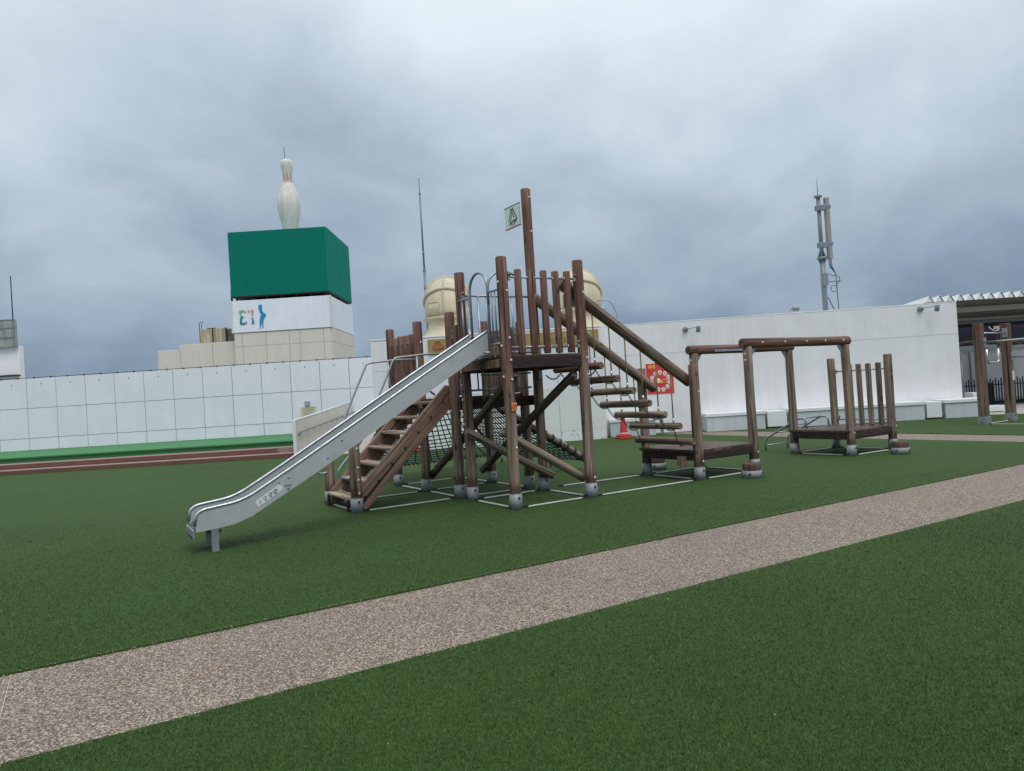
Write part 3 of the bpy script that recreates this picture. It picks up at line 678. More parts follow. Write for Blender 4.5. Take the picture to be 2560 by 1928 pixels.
# ------------------------------------------------------------------ telecom mast
tm = empty('telecom_mast', (10.86, 25, 3.41), 0, 'grey steel mast carrying a long cylindrical phone antenna behind the white wall', 'antenna mast')
tube('lower_mast', [(0, 0, 0), (0, 0, 1.98)], .088, GREYST, tm, sides=14); tube('upper_mast', [(.0, 0, 1.98), (.0, 0, 4.18)], .066, GREYST, tm, sides=14); tube('spike', [(0, 0, 4.18), (0, 0, 4.75)], .012, GREYST, tm, sides=6)
for z, r in ((.05, .20), (2.05, .17), (4.16, .13)): lathe('flange', [(.06, z - .05), (r, z - .03), (r, z + .03), (.06, z + .05)], GREYST, tm, n=16)
for z in (.0, 2.05):
    for k in range(6):
        a = PI * k / 3; prism('gusset', [(.06, .02), (.19 if z == 0 else .16, .03), (.06, .26)], .012, GREYST, tm, T((0, 0, z)) @ Matrix.Rotation(a, 4, 'Z'))
        if z: prism('gusset', [(.06, -.02), (.16, -.03), (.06, -.26)], .012, GREYST, tm, T((0, 0, z)) @ Matrix.Rotation(a, 4, 'Z'))
for z in (3.75, 2.48):
    box('clamp', (.02, -.08, z), (.34, .18, .18), GREYST, tm, .02); box('clamp_arm', (.25, -.06, z + .03), (.24, .14, .13), GREYST, tm, .02)
box('junction_box', (.0, -.10, .95 + .35), (.19, .14, .42), GREYST, tm, .015)
lathe('antenna', [(0, 0), (.090, 0), (.095, .03), (.095, 2.06), (.09, 2.10), (0, 2.11)], ANT, tm, (.265, -.02, 2.0), 24)
for xs in (.25, .29, .33): tube('cable', [(xs - .03, -.02, 2.0), (xs - .03, -.02, 1.75), (.42, -.02, 1.5), (.46, 0, .0)], .012, DARK, tm, .1, 6)
tube('cable_loop', [(.33 + .11 * math.cos(a), -.03, .98 + .11 * math.sin(a)) for a in [2 * PI * i / 16 for i in range(16)]], .010, DARK, tm, closed=True, sides=6)
tube('cable', [(.09, -.05, .70), (.22, -.04, .4), (.38, -.02, .02)], .014, DARK, tm, .1, 6); tube('cable', [(.09, -.05, 1.5), (.3, -.04, 1.42), (.5, -.03, 1.4), (.56, -.03, 1.3), (.46, -.02, 1.1)], .010, DARK, tm, .06, 6)
box('cable_bar', (.36, -.02, 1.12 + .1), (.5, .02, .02), DARK, tm, 0)

# ------------------------------------------------------------------ canopy corner on the right
cn = empty('folded_canopy', (0, 0, 0), 0, 'white folded plate canopy roof with cream beams at the right edge', 'canopy')
cx0, cx1, cy0, cy1, pw = 13.7, 24.0, 24.0, 31.5, .335
k = 0; xx = cx0
prof_ = [(0, 0), (.04, 0), (.15, .20), (.185, .20), (.295, 0), (.335, 0)]
PTS = []
while xx < cx1:
    for a, b in prof_[:-1]: PTS.append((xx + a, 3.62 + b))
    xx += pw
PTS.append((xx, 3.62))
V = []; Fc = []
for a, b in PTS: V += [(a, cy0, b), (a, cy1, b - .42)]
for i in range(len(PTS) - 1): Fc.append((2 * i, 2 * i + 2, 2 * i + 3, 2 * i + 1))
o = link('folded_roof', mesh('roof', V, Fc), CANW, cn); o.data.materials.append(CANSHADE); md = o.modifiers.new('s', 'SOLIDIFY'); md.thickness = .014; md.offset = 1; md.material_offset = 1  # second slot: underside with its shade painted in
n_ = int((cx1 - cx0) / pw)
ecm = mesh('endcap', [(.055, 0, .004), (.28, 0, .004), (.180, 0, .18), (.155, 0, .18)], [(0, 1, 2, 3)])
for i in range(n_): link('end_closure', ecm, CANW, cn, T((cx0 + i * pw, cy0 + .03, 3.625)))
for y, bz in ((25.5, 3.43), (28.6, 3.24)): box('beam', (18.5, y, bz), (10.8, .14, .17), CANU, cn, .01)
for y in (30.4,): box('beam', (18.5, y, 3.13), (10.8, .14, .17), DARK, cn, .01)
box('gutter_bar', (18.8, 27.6, 3.10), (10.4, .10, .12), GREYST, cn, .02)
for xx in (15.6, 22.5): tube('canopy_post', [(xx, 29.0, 0), (xx, 29.0, 3.3)], .07, DARK, cn)
shp = empty('shop_front', (0, 32, 0), 0, 'dark navy shop front with a white script mark above white walls under the canopy', 'building')
box('navy_upper', (21.5, .3, 3.2), (13, .5, 1.75), NAVY, shp, 0); box('pale_band', (21.5, .26, 2.20), (13, .5, .24), LBLUE, shp, 0); box('white_wall', (21.5, .3, 1.03), (13, .5, 2.08), WHITE, shp, 0)
for xx in (19.6, 20.05, 21.6, 21.78, 23.2): tube('downpipe', [(xx, .0, .05), (xx, 0, 2.05)], .03, GREYST, shp, sides=6)
strokes('script_mark', [[(21.03, 3.16), (21.01, 3.08), (21.06, 3.02), (21.16, 2.95), (21.28, 2.92), (21.38, 2.93), (21.48, 2.96)], [(21.21, 3.12), (21.27, 3.16)], [(21.31, 3.15), (21.21, 3.01), (21.34, 3.04)], [(21.33, 3.09), (21.48, 3.10)], [(21.36, 3.09), (21.35, 2.96)], [(21.42, 3.04), (21.43, 2.97)], [(21.40, 3.04), (21.48, 3.05)]], .03, .02, WPRINT, shp, T((.0, .045, 0)))
box('wall_disc', (21.4, .03, 3.3), (.5, .06, .07), WPRINT, shp, .02)
# downspout with hopper beside the wall end
ds = empty('downspout', (14.05, 23.0, 0), 0, 'grey bent downspout with hopper beside the end of the white wall', 'pipe')
tube('bent_pipe', [(.52, -.3, 2.2), (.12, -.1, 2.2), (.02, 0, 2.12), (.0, 0, 1.95)], .050, VINE, ds, .12); lathe('hopper', [(.03, 2.0), (.07, 1.95), (.11, 1.76), (.09, 1.70)], PLAQUE, ds, n=14)
for xx in (-.02, .09): tube('drop_pipe', [(xx, 0, 1.74), (xx, 0, .0)], .022, GREYST, ds, sides=8)
# black fence
fc = empty('black_picket_fence', (0, 26.6, 0), 0, 'black metal picket fence under the canopy behind the gym posts', 'fence')
for z in (.72, .12): box('rail', (18.0, 0, z), (3.6, .03, .04), FENCEK, fc, 0)
xx = 16.25; i = 0
while xx < 19.8:
    h = .93 if i % 2 else .86; box('picket', (xx, -.035, h / 2 + .03), (.032, .03, h), FENCEK, fc, 0); xx += .098; i += 1
box('base_plinth', (18.0, .10, .06), (3.8, .16, .10), DARK, fc, 0)
box('dark_panel', (17.35, .18, .44), (.42, .04, .7), FENCEK, fc, 0)
pq = box('brown_plaque', (17.95, 26.49, .66), (.36, .03, .34), PLAQUE, None, .01); tag(pq, 'brown textured plaque hung on the black picket fence', 'plaque')
rs = empty('red_sign_box', (19.05, 26.2, .52), 0, 'dark red upright box with white characters at the right edge', 'sign')
box('panel', (0, 0, .12), (.45, .06, .52), plain('dark_red_sign', (.33, .015, .025), .5), rs, .01)
for q, ch in enumerate('消火器'): text('character', ch, .13, WPRINT, rs, T((-.06, -.034, .28 - q * .13)))
stb = empty('white_step_block', (14.42, 22.9, 0), WANG, 'white two-tier step block beside the right end bench', 'step')
box('upper_block', (.05, .2, .31), (.30, .6, .62), BENCHT, stb, .01); box('lower_block', (.55, .15, .09), (.66, .6, .17), BENCHT, stb, .01)
plt = box('grey_planter', (17.55, 23.6, .26), (1.2, .9, .52), plain('grey_concrete_box', (.38, .385, .38), .8, 0, .08, 3), None, .02); tag(plt, 'grey concrete block at the right edge in front of the red box', 'planter')

# ------------------------------------------------------------------ timber parts shared by the playground
capm = lathe_me([(.018, 0), (.018, .004), (.013, .009), (0, .010)], 10); capm.materials.append(CAP)
boltm = lathe_me([(.016, 0), (.016, .010), (.010, .014), (0, .014)], 8); boltm.materials.append(BLACK)
def cap(parent, p, d, me=None, nm='bolt_cap'):
    return link(nm, me or capm, None, parent, T(p) @ Vector(d).to_track_quat('Z', 'Y').to_matrix().to_4x4())
def post(parent, u, v, h, r=.074, m=W_TOWER, caps=(), collar=True, sq=False):
    if sq:
        p_ = box('post', (u, v, h / 2), (.19, .19, h), m, parent, .012); zoff = -h / 2
    else:
        p_ = link('post', log_me(h, r, wob=.05, bend=.003), m, parent, T((u, v, 0))); zoff = 0
    if collar:
        if sq: box('collar', (0, 0, .10 + zoff), (.215, .215, .20), COLLAR, p_, .006)
        else:
            link('collar', lathe_me([(r + .001, 0), (r + .010, .0), (r + .010, .205), (r + .004, .205), (r + .002, .19)], 24), COLLAR, p_)
            link('dark_gap', lathe_me([(r + .0035, .19), (r + .0045, .222), (r * .9, .224)], 20), BLACK, p_)
        rr = .108 if sq else r + .010
        cap(p_, (.0, -rr, .155 + zoff), (0, -1, 0), boltm, 'bolt'); cap(p_, (-rr, 0, .05 + zoff), (-1, 0, 0), boltm, 'bolt'); cap(p_, (rr, 0, .05 + zoff), (1, 0, 0), boltm, 'bolt')
    for z, s_ in caps:
        d = {'f': (.25, -1, 0), 'l': (-1, -.15, 0)}[s_]; dv = Vector(d).normalized(); cap(p_, tuple(dv * (r * .985) + Vector((0, 0, z))), d)
    return p_
def ground_bar(parent, a, b):
    a, b = Vector((*a, 0)), Vector((*b, 0)); d = b - a; l_ = d.length
    box('ground_bar', tuple((a + b) / 2 + Vector((0, 0, .018))), (l_ - .34, .042, .012), BARW, parent, .002, Matrix.Rotation(math.atan2(d.y, d.x), 4, 'Z'))
    for q in (a + d.normalized() * .14, b - d.normalized() * .14): box('bar_tie', (q.x, q.y, .022), (.09, .02, .02), BLACK, parent, 0, Matrix.Rotation(math.atan2(d.y, d.x), 4, 'Z'))
def deck(parent, name, u0, u1, v0, v1, top, n, along='u', mats=None, bh=.13):
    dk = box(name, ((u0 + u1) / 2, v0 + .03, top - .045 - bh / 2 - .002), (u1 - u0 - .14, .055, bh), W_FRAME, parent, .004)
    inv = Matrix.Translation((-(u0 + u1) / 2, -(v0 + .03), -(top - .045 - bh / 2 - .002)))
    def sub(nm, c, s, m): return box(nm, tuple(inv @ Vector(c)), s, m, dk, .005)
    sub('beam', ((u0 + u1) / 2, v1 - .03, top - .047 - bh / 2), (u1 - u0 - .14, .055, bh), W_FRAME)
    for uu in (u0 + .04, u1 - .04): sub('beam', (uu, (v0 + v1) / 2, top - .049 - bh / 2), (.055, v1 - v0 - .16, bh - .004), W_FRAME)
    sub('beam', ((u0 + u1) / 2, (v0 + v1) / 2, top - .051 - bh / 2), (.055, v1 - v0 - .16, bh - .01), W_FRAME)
    for k in range(n):
        if along == 'u':
            wv = (v1 - v0) / n; sub('deck_board', ((u0 + u1) / 2, v0 + wv * (k + .5), top - .0225 + random.uniform(-.002, .002)), (u1 - u0 + random.uniform(-.01, .01), wv - .010, .045), W_DECK)
        else:
            wv = (u1 - u0) / n; sub('deck_board', (u0 + wv * (k + .5), (v0 + v1) / 2, top - .0225 + random.uniform(-.002, .002)), (wv - .010, v1 - v0, .045), W_DECK)
    return dk
def plate(parent, p, s, bolt=(0, 0, 0), d=(0, -1, 0)):
    q = box('bracket', p, s, PLATE, parent, .004); cap(q, bolt, d, boltm, 'bolt'); return q

# ------------------------------------------------------------------ the play tower
tw = empty('play_tower', tuple(O), ANG, 'wooden log play tower with steel slide, stairs, climbing net and hanging log bridge', 'play structure')
H, G = 2.8, 1.22
post(tw, 0, 0, 3.28, caps=[(2.83, 'f'), (2.22, 'f'), (1.93, 'f'), (1.68, 'f'), (.80, 'f'), (2.95, 'l'), (2.12, 'l'), (1.72, 'l')])
post(tw, G, 0, 3.28, caps=[(2.83, 'f'), (1.93, 'f'), (1.70, 'f'), (.28, 'f')])
post(tw, 0, 1.2, 3.28, caps=[(2.27, 'f'), (1.85, 'l'), (1.66, 'l'), (1.45, 'l'), (1.1, 'l')])
post(tw, G, 1.2, 4.60, caps=[(4.46, 'f'), (3.94, 'f'), (2.35, 'f'), (1.62, 'f')])
post(tw, 0, 1.6, 2.76, caps=[(1.30, 'l'), (1.8, 'l')]); post(tw, G, 1.6, 2.62); post(tw, 0, H, 2.76, caps=[(2.42, 'f')]); post(tw, G, H, 2.76)
post(tw, 0, 4.0, 2.76, caps=[(2.1, 'l')]); post(tw, G, 4.0, 2.76)
post(tw, -1.58, 1.6, 1.02, caps=[(.88, 'f'), (.62, 'f'), (.45, 'f'), (.27, 'f')]); post(tw, -1.58, 2.8, .92)
for a, b in (((0, 0), (G, 0)), ((0, 1.2), (G, 1.2)), ((0, 0), (0, 1.2)), ((G, 0), (G, 1.2)), ((0, 1.6), (G, 1.6)), ((0, 1.6), (0, H)), ((0, H), (G, H)), ((0, H), (0, 4)), ((G, 1.6), (G, H)), ((G, H), (G, 4)), ((0, 4), (G, 4)),
             ((-1.58, 1.6), (0, 1.6)), ((-1.58, 2.8), (0, H)), ((-1.58, 1.6), (-1.58, 2.8)), ((G, 0), (3.28, 0)), ((G + .25, 1.32), (3.28, 1.2))): ground_bar(tw, a, b)
# decks
ud = deck(tw, 'upper_deck', -.045, G + .045, -.045, 1.245, 2.0, 6)
ld = deck(tw, 'lower_deck', -.04, G + .04, 1.55, 4.05, 1.5, 12)
box('edge_plank', (-.065, .62, 1.90), (.04, 1.08, .11), W_STAIR, tw, .005); box('entry_plank', (-.055, .19, 2.07), (.05, .22, .12), W_STAIR, tw, .006)
box('hanger_beam', (.62, 1.33, 1.38), (1.36, .06, .15), W_FRAME, tw, .005)
for p in ((.14, -.03, 1.87), (G - .14, -.03, 1.87)): plate(tw, p, (.13, .012, .07), (.02 if p[0] < .5 else -.03, -.008, 0))
for p in ((-.065, 1.19, 1.65), (G, 1.11, 1.75)): plate(tw, p, (.06, .012, .22), (0, -.008, -.07))
box('beam_end', (.22, 1.54, 1.36), (.12, .05, .14), W_STAIR, tw, .006)
# front fence between the two front posts
for z in (3.02, 2.10): tube('fence_rail', [(.07, 0, z), (G - .07, 0, z)], .014, PIPE, tw, sides=8)
for uu in (.235, .435, .64, .835, 1.03):
    s_ = log('fence_slat', (uu, 0, 2.01), (uu + random.uniform(-.008, .008), 0, 3.12 + random.uniform(-.006, .006)), .049, W_TOWER, tw, bend=.001)
    cap(s_, (.0, -.048, 1.01), (.1, -1, 0)); cap(s_, (.0, -.048, .09), (.1, -1, 0))
for uu, z in ((.085, 3.02), (G - .085, 3.03), (G - .085, 2.12)): plate(tw, (uu, -.028, z), (.035, .03, .10), (0, -.016, .02))
# back pipe fence of the upper deck and low pipe guard beneath it
for z in (2.95, 2.12): tube('guard_rail', [(.07, 1.2, z), (1.15, 1.2, z)], .016, PIPE, tw, sides=8)
for uu in (.28, .42, .85, 1.0): tube('guard_bar', [(uu, 1.2, 2.12), (uu, 1.2, 2.95)], .012, PIPE, tw, sides=8)
tube('guard_bar', [(.28, 1.2, 2.95), (.28, 1.2, 1.42)], .018, PIPE, tw, sides=8); tube('guard_bar', [(.20, 1.2, 1.95), (.20, 1.2, 1.58)], .012, PIPE, tw, sides=8)
for z, a in ((1.58, .08), (1.80, .28)): tube('guard_rail', [(a, 1.25, z), (1.14, 1.25, z)], .015, PIPE, tw, sides=8)
for uu in (.40, .54, .68, .90, 1.04): tube('guard_bar', [(uu, 1.25, 1.58), (uu, 1.25, 1.95)], .011, PIPE, tw, sides=8)
# lower deck fences
for k in range(4): log('fence_slat', (0, 3.05 + .235 * k, 1.51), (0, 3.05 + .235 * k, 2.58 + random.uniform(-.01, .02)), .052, W_TOWER, tw, bend=.001)
for k in range(4): log('fence_slat', (G, 1.84 + .24 * k, 1.51), (G, 1.84 + .24 * k, 2.56 + random.uniform(-.01, .02)), .055, W_TOWER, tw, bend=.001)
log('fence_slat', (0, 1.41, 1.52), (0, 1.41, 2.55), .045, W_TOWER, tw, bend=.001)
for z in (2.45, 1.62):
    tube('fence_rail', [(0, H, z), (0, 4, z)], .014, PIPE, tw, sides=8); tube('fence_rail', [(G, 1.6, z), (G, H, z)], .014, PIPE, tw, sides=8)
tube('grab_rail', [(0.10, 1.55, 2.35), (.28, 1.5, 2.38), (.28, 1.35, 2.3), (.28, 1.3, 2.0)], .017, PIPE, tw, .08, 8)
for p in ((.0, 1.52, 2.42), (.0, 1.14, 2.93)): plate(tw, p, (.05, .03, .14), (0, -.016, .03))
# diagonal braces
log('brace', (1.09, 0.05, 1.72), (1.09, 2.90, .22), .060, W_BRACE, tw); log('brace', (.135, .02, 1.76), (.135, 2.92, .22), .060, W_BRACE, tw)
b3 = log('brace', (-.10, 1.075, 1.00), (1.32, 1.075, .22), .058, W_SLOPE, tw); b4 = log('brace', (-.08, .135, 1.02), (1.20, .135, .26), .058, W_SLOPE, tw)
cap(b3, (.02, .058, .12), (0.2, 1, 0)); cap(b3, (.02, .058, 1.52), (0.2, 1, 0)); 
# orange round sticker on the front post
stk = box('sticker', (.02, -.075, 1.33), (.085, .004, .105), ORANGE, tw, 0, Matrix.Rotation(.12, 4, 'Z'))
tube('sticker_ring', [(.034 * math.cos(2 * PI * i / 16), -.004, .034 * math.sin(2 * PI * i / 16)) for i in range(16)], .0045, RUST, stk, closed=True, sides=5); link('sticker_spot', disc_me(.018, .002), RUST, stk, T((.004, -.003, .002)))
# flag panel
fg = box('flag', (G - .02, 1.58, 4.265), (.022, .44, .335), SIGNW, tw, .003)
strokes('tree_mark', [[(a * .24, b * .27) for a, b in l_] for l_ in TREE], .019, .002, LOGOG, fg, T((-.0115, .10, -.135)) @ Matrix.Rotation(-PI / 2, 4, 'Z'))
for z in (-.1675, .1675): box('flag_edge', (0, 0, z), (.028, .445, .012), RUST if z < 0 else KPRINT, fg, 0)

# steel slide
TOPP = [(-.10, 2.335), (-.19, 2.285), (-1.04, 1.80), (-1.99, 1.245), (-2.75, .805), (-3.20, .555), (-3.30, .515), (-3.40, .49), (-3.62, .465), (-3.70, .455), (-3.745, .435), (-3.775, .405), (-3.79, .36)]
BOTP = [(-3.79, .235), (-3.60, .245), (-3.40, .27), (-3.22, .325), (-2.37, .785), (-1.59, 1.235), (-.85, 1.67), (-.16, 2.06), (-.10, 2.09)]
poly = [(a, b) for a, b in TOPP] + [(a, b) for a, b in BOTP]
SV0, SV1 = .30, .80
CH = [(-.02, 2.06), (-.14, 2.035)] + [(a, b - .165 + (.02 if a < -3.3 else 0)) for a, b in TOPP[2:-3]] + [(-3.80, .27), (-3.83, .17)]
CHf = [(p.x, p.z) for p in fillet([(a, 0, b) for a, b in CH], .25, 4)]
V, Fc = [], []
for a, b in CHf: V += [(a, SV0 + .012, b), (a, SV1 - .012, b)]
for i in range(len(CHf) - 1): Fc.append((2 * i, 2 * i + 1, 2 * i + 3, 2 * i + 2))
sld = link('slide', mesh('chute', V, Fc, True), CHUTE, tw); md = sld.modifiers.new('s', 'SOLIDIFY'); md.thickness = .006
for v0 in (SV0, SV1 - .012):
    n = len(poly); vs_ = [(a, v0, b) for a, b in poly] + [(a, v0 + .012, b) for a, b in poly]
    fs = [tuple(range(n)), tuple(range(2 * n - 1, n - 1, -1))] + [((i + 1) % n, i, n + i, n + (i + 1) % n) for i in range(n)]
    me = mesh('side', vs_, fs); bm = bmesh.new(); bm.from_mesh(me); bmesh.ops.recalc_face_normals(bm, faces=bm.faces[:]); bm.to_mesh(me); bm.free()
    link('side_panel', me, STEEL, sld)
    tube('edge_rail', [(a, v0 + .006, b + .012) for a, b in TOPP[:-1]] + [(-3.80, v0 + .006, .30)], .017, EDGE, sld, .12, 10)
box('end_lip', (-3.815, (SV0 + SV1) / 2, .215), (.02, SV1 - SV0 + .03, .10), PLATE, sld, .006)
for v0 in (.33, .74): box('support_leg', (-3.60, v0, .11), (.075, .05, .26), PIPE, sld, .004)
box('leg_brace', (-3.60, .535, .205), (.06, .44, .07), DARK, sld, .004); cap(sld, (-3.55, .292, .225), (.3, -1, 0), boltm, 'bolt')
# pale instruction sticker and scribbles on the near side panel
ang = math.atan2(.58, 1.0)
sm_ = T((-3.015, SV0 - .001, .535)) @ Matrix.Rotation(-ang, 4, 'Y')
rp = [(-.165, -.036), (.12, -.036)] + [(.135 + .036 * math.cos(a), .036 * math.sin(a)) for a in [-PI / 2 + PI * i / 8 for i in range(9)]] + [(-.15, .036), (-.165, .02)]
prism('sticker', rp, -.002, STICKW, sld, sm_)
strokes('sticker_print', [[(.02 * math.cos(a) + x_, .02 * math.sin(a)) for a in [2 * PI * i / 9 for i in range(8)]] for x_ in (-.05, .02, .08)] + [[(-.12, -.01), (-.115, .012)], [(-.055, -.01), (-.035, .012)], [(.01, -.012), (.03, .008)], [(.07, -.016), (.105, .012)]], .004, .001, KPRINT, sld, sm_ @ T((0, -.0025, 0)))
for a, b, s_ in ((-2.79, .70, .012), (-2.83, .62, .012), (-2.80, .615, .014), (-2.775, .625, .012), (-2.80, .58, .02), (-2.15, 1.07, .014), (-2.33, .88, .012), (-2.90, .66, .006)):
    strokes('scribble', [[(-s_, s_ * .5), (0, -s_ * .6), (s_, s_ * .6)], [(-s_ * .6, 0), (s_ * .6, .2 * s_)]], .010, .001, GRAF, sld, T((a, SV0 - .001, b)))
# hoop guard at the slide entrance
ar = [(-.06, .80 - .25 + .25 * math.cos(a), 2.93 + .23 * math.sin(a)) for a in [PI * i / 12 for i in range(13)]]
tube('entrance_hoop', [(-.06, .80, 2.06)] + ar + [(-.06, .30, 1.98)], .019, PIPE, tw, sides=10)
ar = [(.20 - .26 * math.cos(a), .29, 2.93 + .22 * math.sin(a)) for a in [PI * i / 12 for i in range(13)]]
tube('side_hoop', [(-.06, .29, 2.7)] + ar + [(.46, .29, 2.03)], .018, PIPE, tw, sides=10); tube('hoop_foot', [(.30, .29, 2.05), (.58, .29, 2.05)], .018, PIPE, tw, sides=8)
for z in (2.86, 2.16): tube('guard_rail', [(-.06, .29, z), (-.06, .02, z)], .015, PIPE, tw, sides=8); tube('guard_rail', [(-.06, .80, z), (-.06, 1.18, z)], .015, PIPE, tw, sides=8)
for v0 in (.12, .21): tube('guard_bar', [(-.06, v0, 2.16), (-.06, v0, 2.86)], .012, PIPE, tw, sides=8)
for v0 in (.93, 1.05): tube('guard_bar', [(-.06, v0, 2.16), (-.06, v0, 2.86)], .012, PIPE, tw, sides=8)

# stairs
SM = .955
for v0 in (1.68, 2.72):
    Ls = 2.0; ang_ = math.atan2(1.30, 1.35)
    a = Vector((-1.60, v0, .02)); d = Vector((math.cos(ang_), 0, math.sin(ang_)))
    pl_ = [(-1.60, .02), (-1.42, .02), (-.03, 1.36), (-.03, 1.66), (-.10, 1.69), (-1.60, .24)]
    # plank with its long axis on local z so that the grain follows it
    rot = Matrix.Rotation(-(PI / 2 - ang_) * -1, 4, 'Y')
    inv = (T((-1.60, v0 - .025, .02)) @ rot).inverted()
    n = len(pl_); vs_ = [inv @ Vector((x_, v0 - .025, z_)) for x_, z_ in pl_] + [inv @ Vector((x_, v0 + .025, z_)) for x_, z_ in pl_]
    fs = [tuple(range(n)), tuple(range(2 * n - 1, n - 1, -1))] + [((i + 1) % n, i, n + i, n + (i + 1) % n) for i in range(n)]
    me = mesh('stringer', vs_, fs); bm = bmesh.new(); bm.from_mesh(me); bmesh.ops.recalc_face_normals(bm, faces=bm.faces[:]); bmesh.ops.bevel(bm, geom=bm.edges[:], offset=.006, segments=1, affect='EDGES'); bm.to_mesh(me); bm.free()
    sg_ = link('stair_stringer', me, W_STAIR, tw, T((-1.60, v0 - .025, .02)) @ rot)
    iv = LM[sg_.name].inverted()
    for k in range(7):
        uu, zz = -1.45 + .215 * k, .20 + .207 * k
        cap(sg_, tuple(iv @ Vector((uu, v0 - .026, zz))), tuple((iv.to_3x3() @ Vector((0, -1, 0)))), boltm if v0 < 2 else capm, 'bolt')
for k in range(7):
    uu, zz = -1.55 + .222 * k, .185 + .210 * k
    t_ = box('stair_tread', (uu, 2.2, zz), (.215, .98, .045), W_TREAD, tw, .010)
    tube('riser_bar', [(.10, -.50, -.10), (.10, .50, -.10)], .013, PIPE, t_, sides=8)
box('kick_plate', (-1.655, 1.76, .09), (.03, .05, .17), BLACK, tw, .004); box('kick_plate', (-1.655, 2.66, .09), (.03, .05, .17), BLACK, tw, .004)
for v0 in (1.63, 2.77):
    hr = tube('handrail', [(-.02, v0, 2.15), (-.42, v0, 2.15), (-.90, v0, 2.11), (-1.47, v0, .95), (-1.72, v0, .70), (-1.81, v0, .60), (-1.78, v0, .50), (-1.68, v0, .475), (-1.56, v0, .52)], .016, PIPE, tw, .06, 10)
    tube('rail_support', [(-.55, v0, 2.14), (-.55, v0, 1.75), (-.30, v0 , 1.55)], .015, PIPE, hr, .05, 8)
    plate(tw, (-.02, v0 - .09 if v0 < 2 else v0 + .03, 2.12), (.05, .02, .12), (0, -.012, -.03))

# climbing net wrapped round the back corner of the lower deck
NZ = 1.40; FL = [Vector((0, 5.85, .20)), Vector((3.2, 5.95, .20)), Vector((3.25, 2.85, .20))]
TPt = [Vector((0, 4.06, NZ)), Vector((G + .06, 4.06, NZ)), Vector((G + .06, 2.8, NZ))]
def npt(side, s_, t):
    a, b = TPt[side].lerp(TPt[side + 1], s_), FL[side].lerp(FL[side + 1], s_)
    p = a.lerp(b, t); p.z -= .17 * math.sin(PI * t) * (.55 + .45 * math.sin(PI * s_)); return p
lines = []
for side, nn in ((0, 17), (1, 17)):
    for i in range(nn + 1): lines.append([npt(side, i / nn, j / 14) for j in range(15)])
    for j in range(1, 16): lines.append([npt(side, i / nn, j / 15.5) for i in range(nn + 1)])
net = tubes('climbing_net', lines, .0110, ROPEG, tw, 5); net['label'] = 'dark green rope climbing net'
kn = lathe_me([(0, -.018), (.016, -.008), (.016, .008), (0, .018)], 6)
tube('ridge_rope', [npt(0, 1, j / 14) + Vector((0, 0, .01)) for j in range(15)], .022, ROPEG, net, sides=6)
tube('edge_pipe', [FL[0], FL[1]], .028, PIPE, net); tube('edge_pipe', [FL[1], FL[2]], .028, PIPE, net)
for a, b, n in ((FL[0], FL[1], 34), (FL[1], FL[2], 34)):
    tubes('edge_lashing', [[a.lerp(b, (i + .2) / n) + Vector((0, 0, .034)), a.lerp(b, (i + .4) / n) + Vector((0, -.03, -.02)), a.lerp(b, (i + .75) / n) + Vector((0, 0, -.04))] for i in range(n)], .014, ROPEG, net, 5)
for p in ((1.66, 5.9), (3.22, 4.0), (.3, 5.86), (3.2, 5.9)): tube('short_post', [(p[0], p[1], 0), (p[0], p[1], .20)], .03, PIPE, net)
for a, b in (((0, 4.0, 1.42), (0, 5.95, .19)), ((G, 2.84, 1.42), (3.30, 2.84, .16))):
    lg = log('net_log', a, b, .066, W_SLOPE, tw); l_ = (Vector(b) - Vector(a)).length
    rgs = []
    for k in range(11):
        z = l_ * (.16 + .075 * k)
        for q in (-.016, .016): rgs.append([(.074 * math.cos(2 * PI * i / 12), .074 * math.sin(2 * PI * i / 12), z + q + .012 * math.sin(2 * PI * i / 12)) for i in range(12)])
    tubes('lashing', rgs, .013, ROPEG, lg, 5, True)

# hanging log bridge
def linkchain(name, a, b, sag, parent, n=11):
    a, b = Vector(a), Vector(b); pts = [a.lerp(b, i / n) - Vector((0, 0, sag * math.sin(PI * i / n))) for i in range(n + 1)]
    V, Fc = [], []
    for i in range(n):
        p, q = pts[i], pts[i + 1]; mm = axis_m(p, q, (PI / 2) * (i % 2)); l_ = (q - p).length
        lp = [mm @ Vector((.013 * math.cos(t), 0, l_ / 2 + (l_ * .5 + .010) * math.sin(t))) for t in [2 * PI * k / 10 for k in range(10)]]
        v, f = tube_data(lp, .0042, 4, len(V), True); V += v; Fc += f
    return link(name, mesh(name, V, Fc, True), CHAIN, parent)
fa, fb_ = Vector((1.02, .17, 3.00)), Vector((3.36, .17, 1.50)); ba, bb = Vector((1.13, 1.03, 2.92)), Vector((3.40, 1.03, 1.43))
lf = log('rail_log', fa, fb_, .082, W_SLOPE, tw, bend=.003); lb_ = log('rail_log', ba, bb, .078, W_SLOPE, tw, bend=.003)
for lg in (lf, lb_):
    for z in (.75, 1.10, 1.45, 1.8, 2.15): cap(lg, (-.05, .062, z), (-.6, .8, 0))
SU = [1.55, 1.835, 2.115, 2.40, 2.685, 2.97]; SZ = [1.815, 1.62, 1.435, 1.235, 1.045, .85]
prev = None
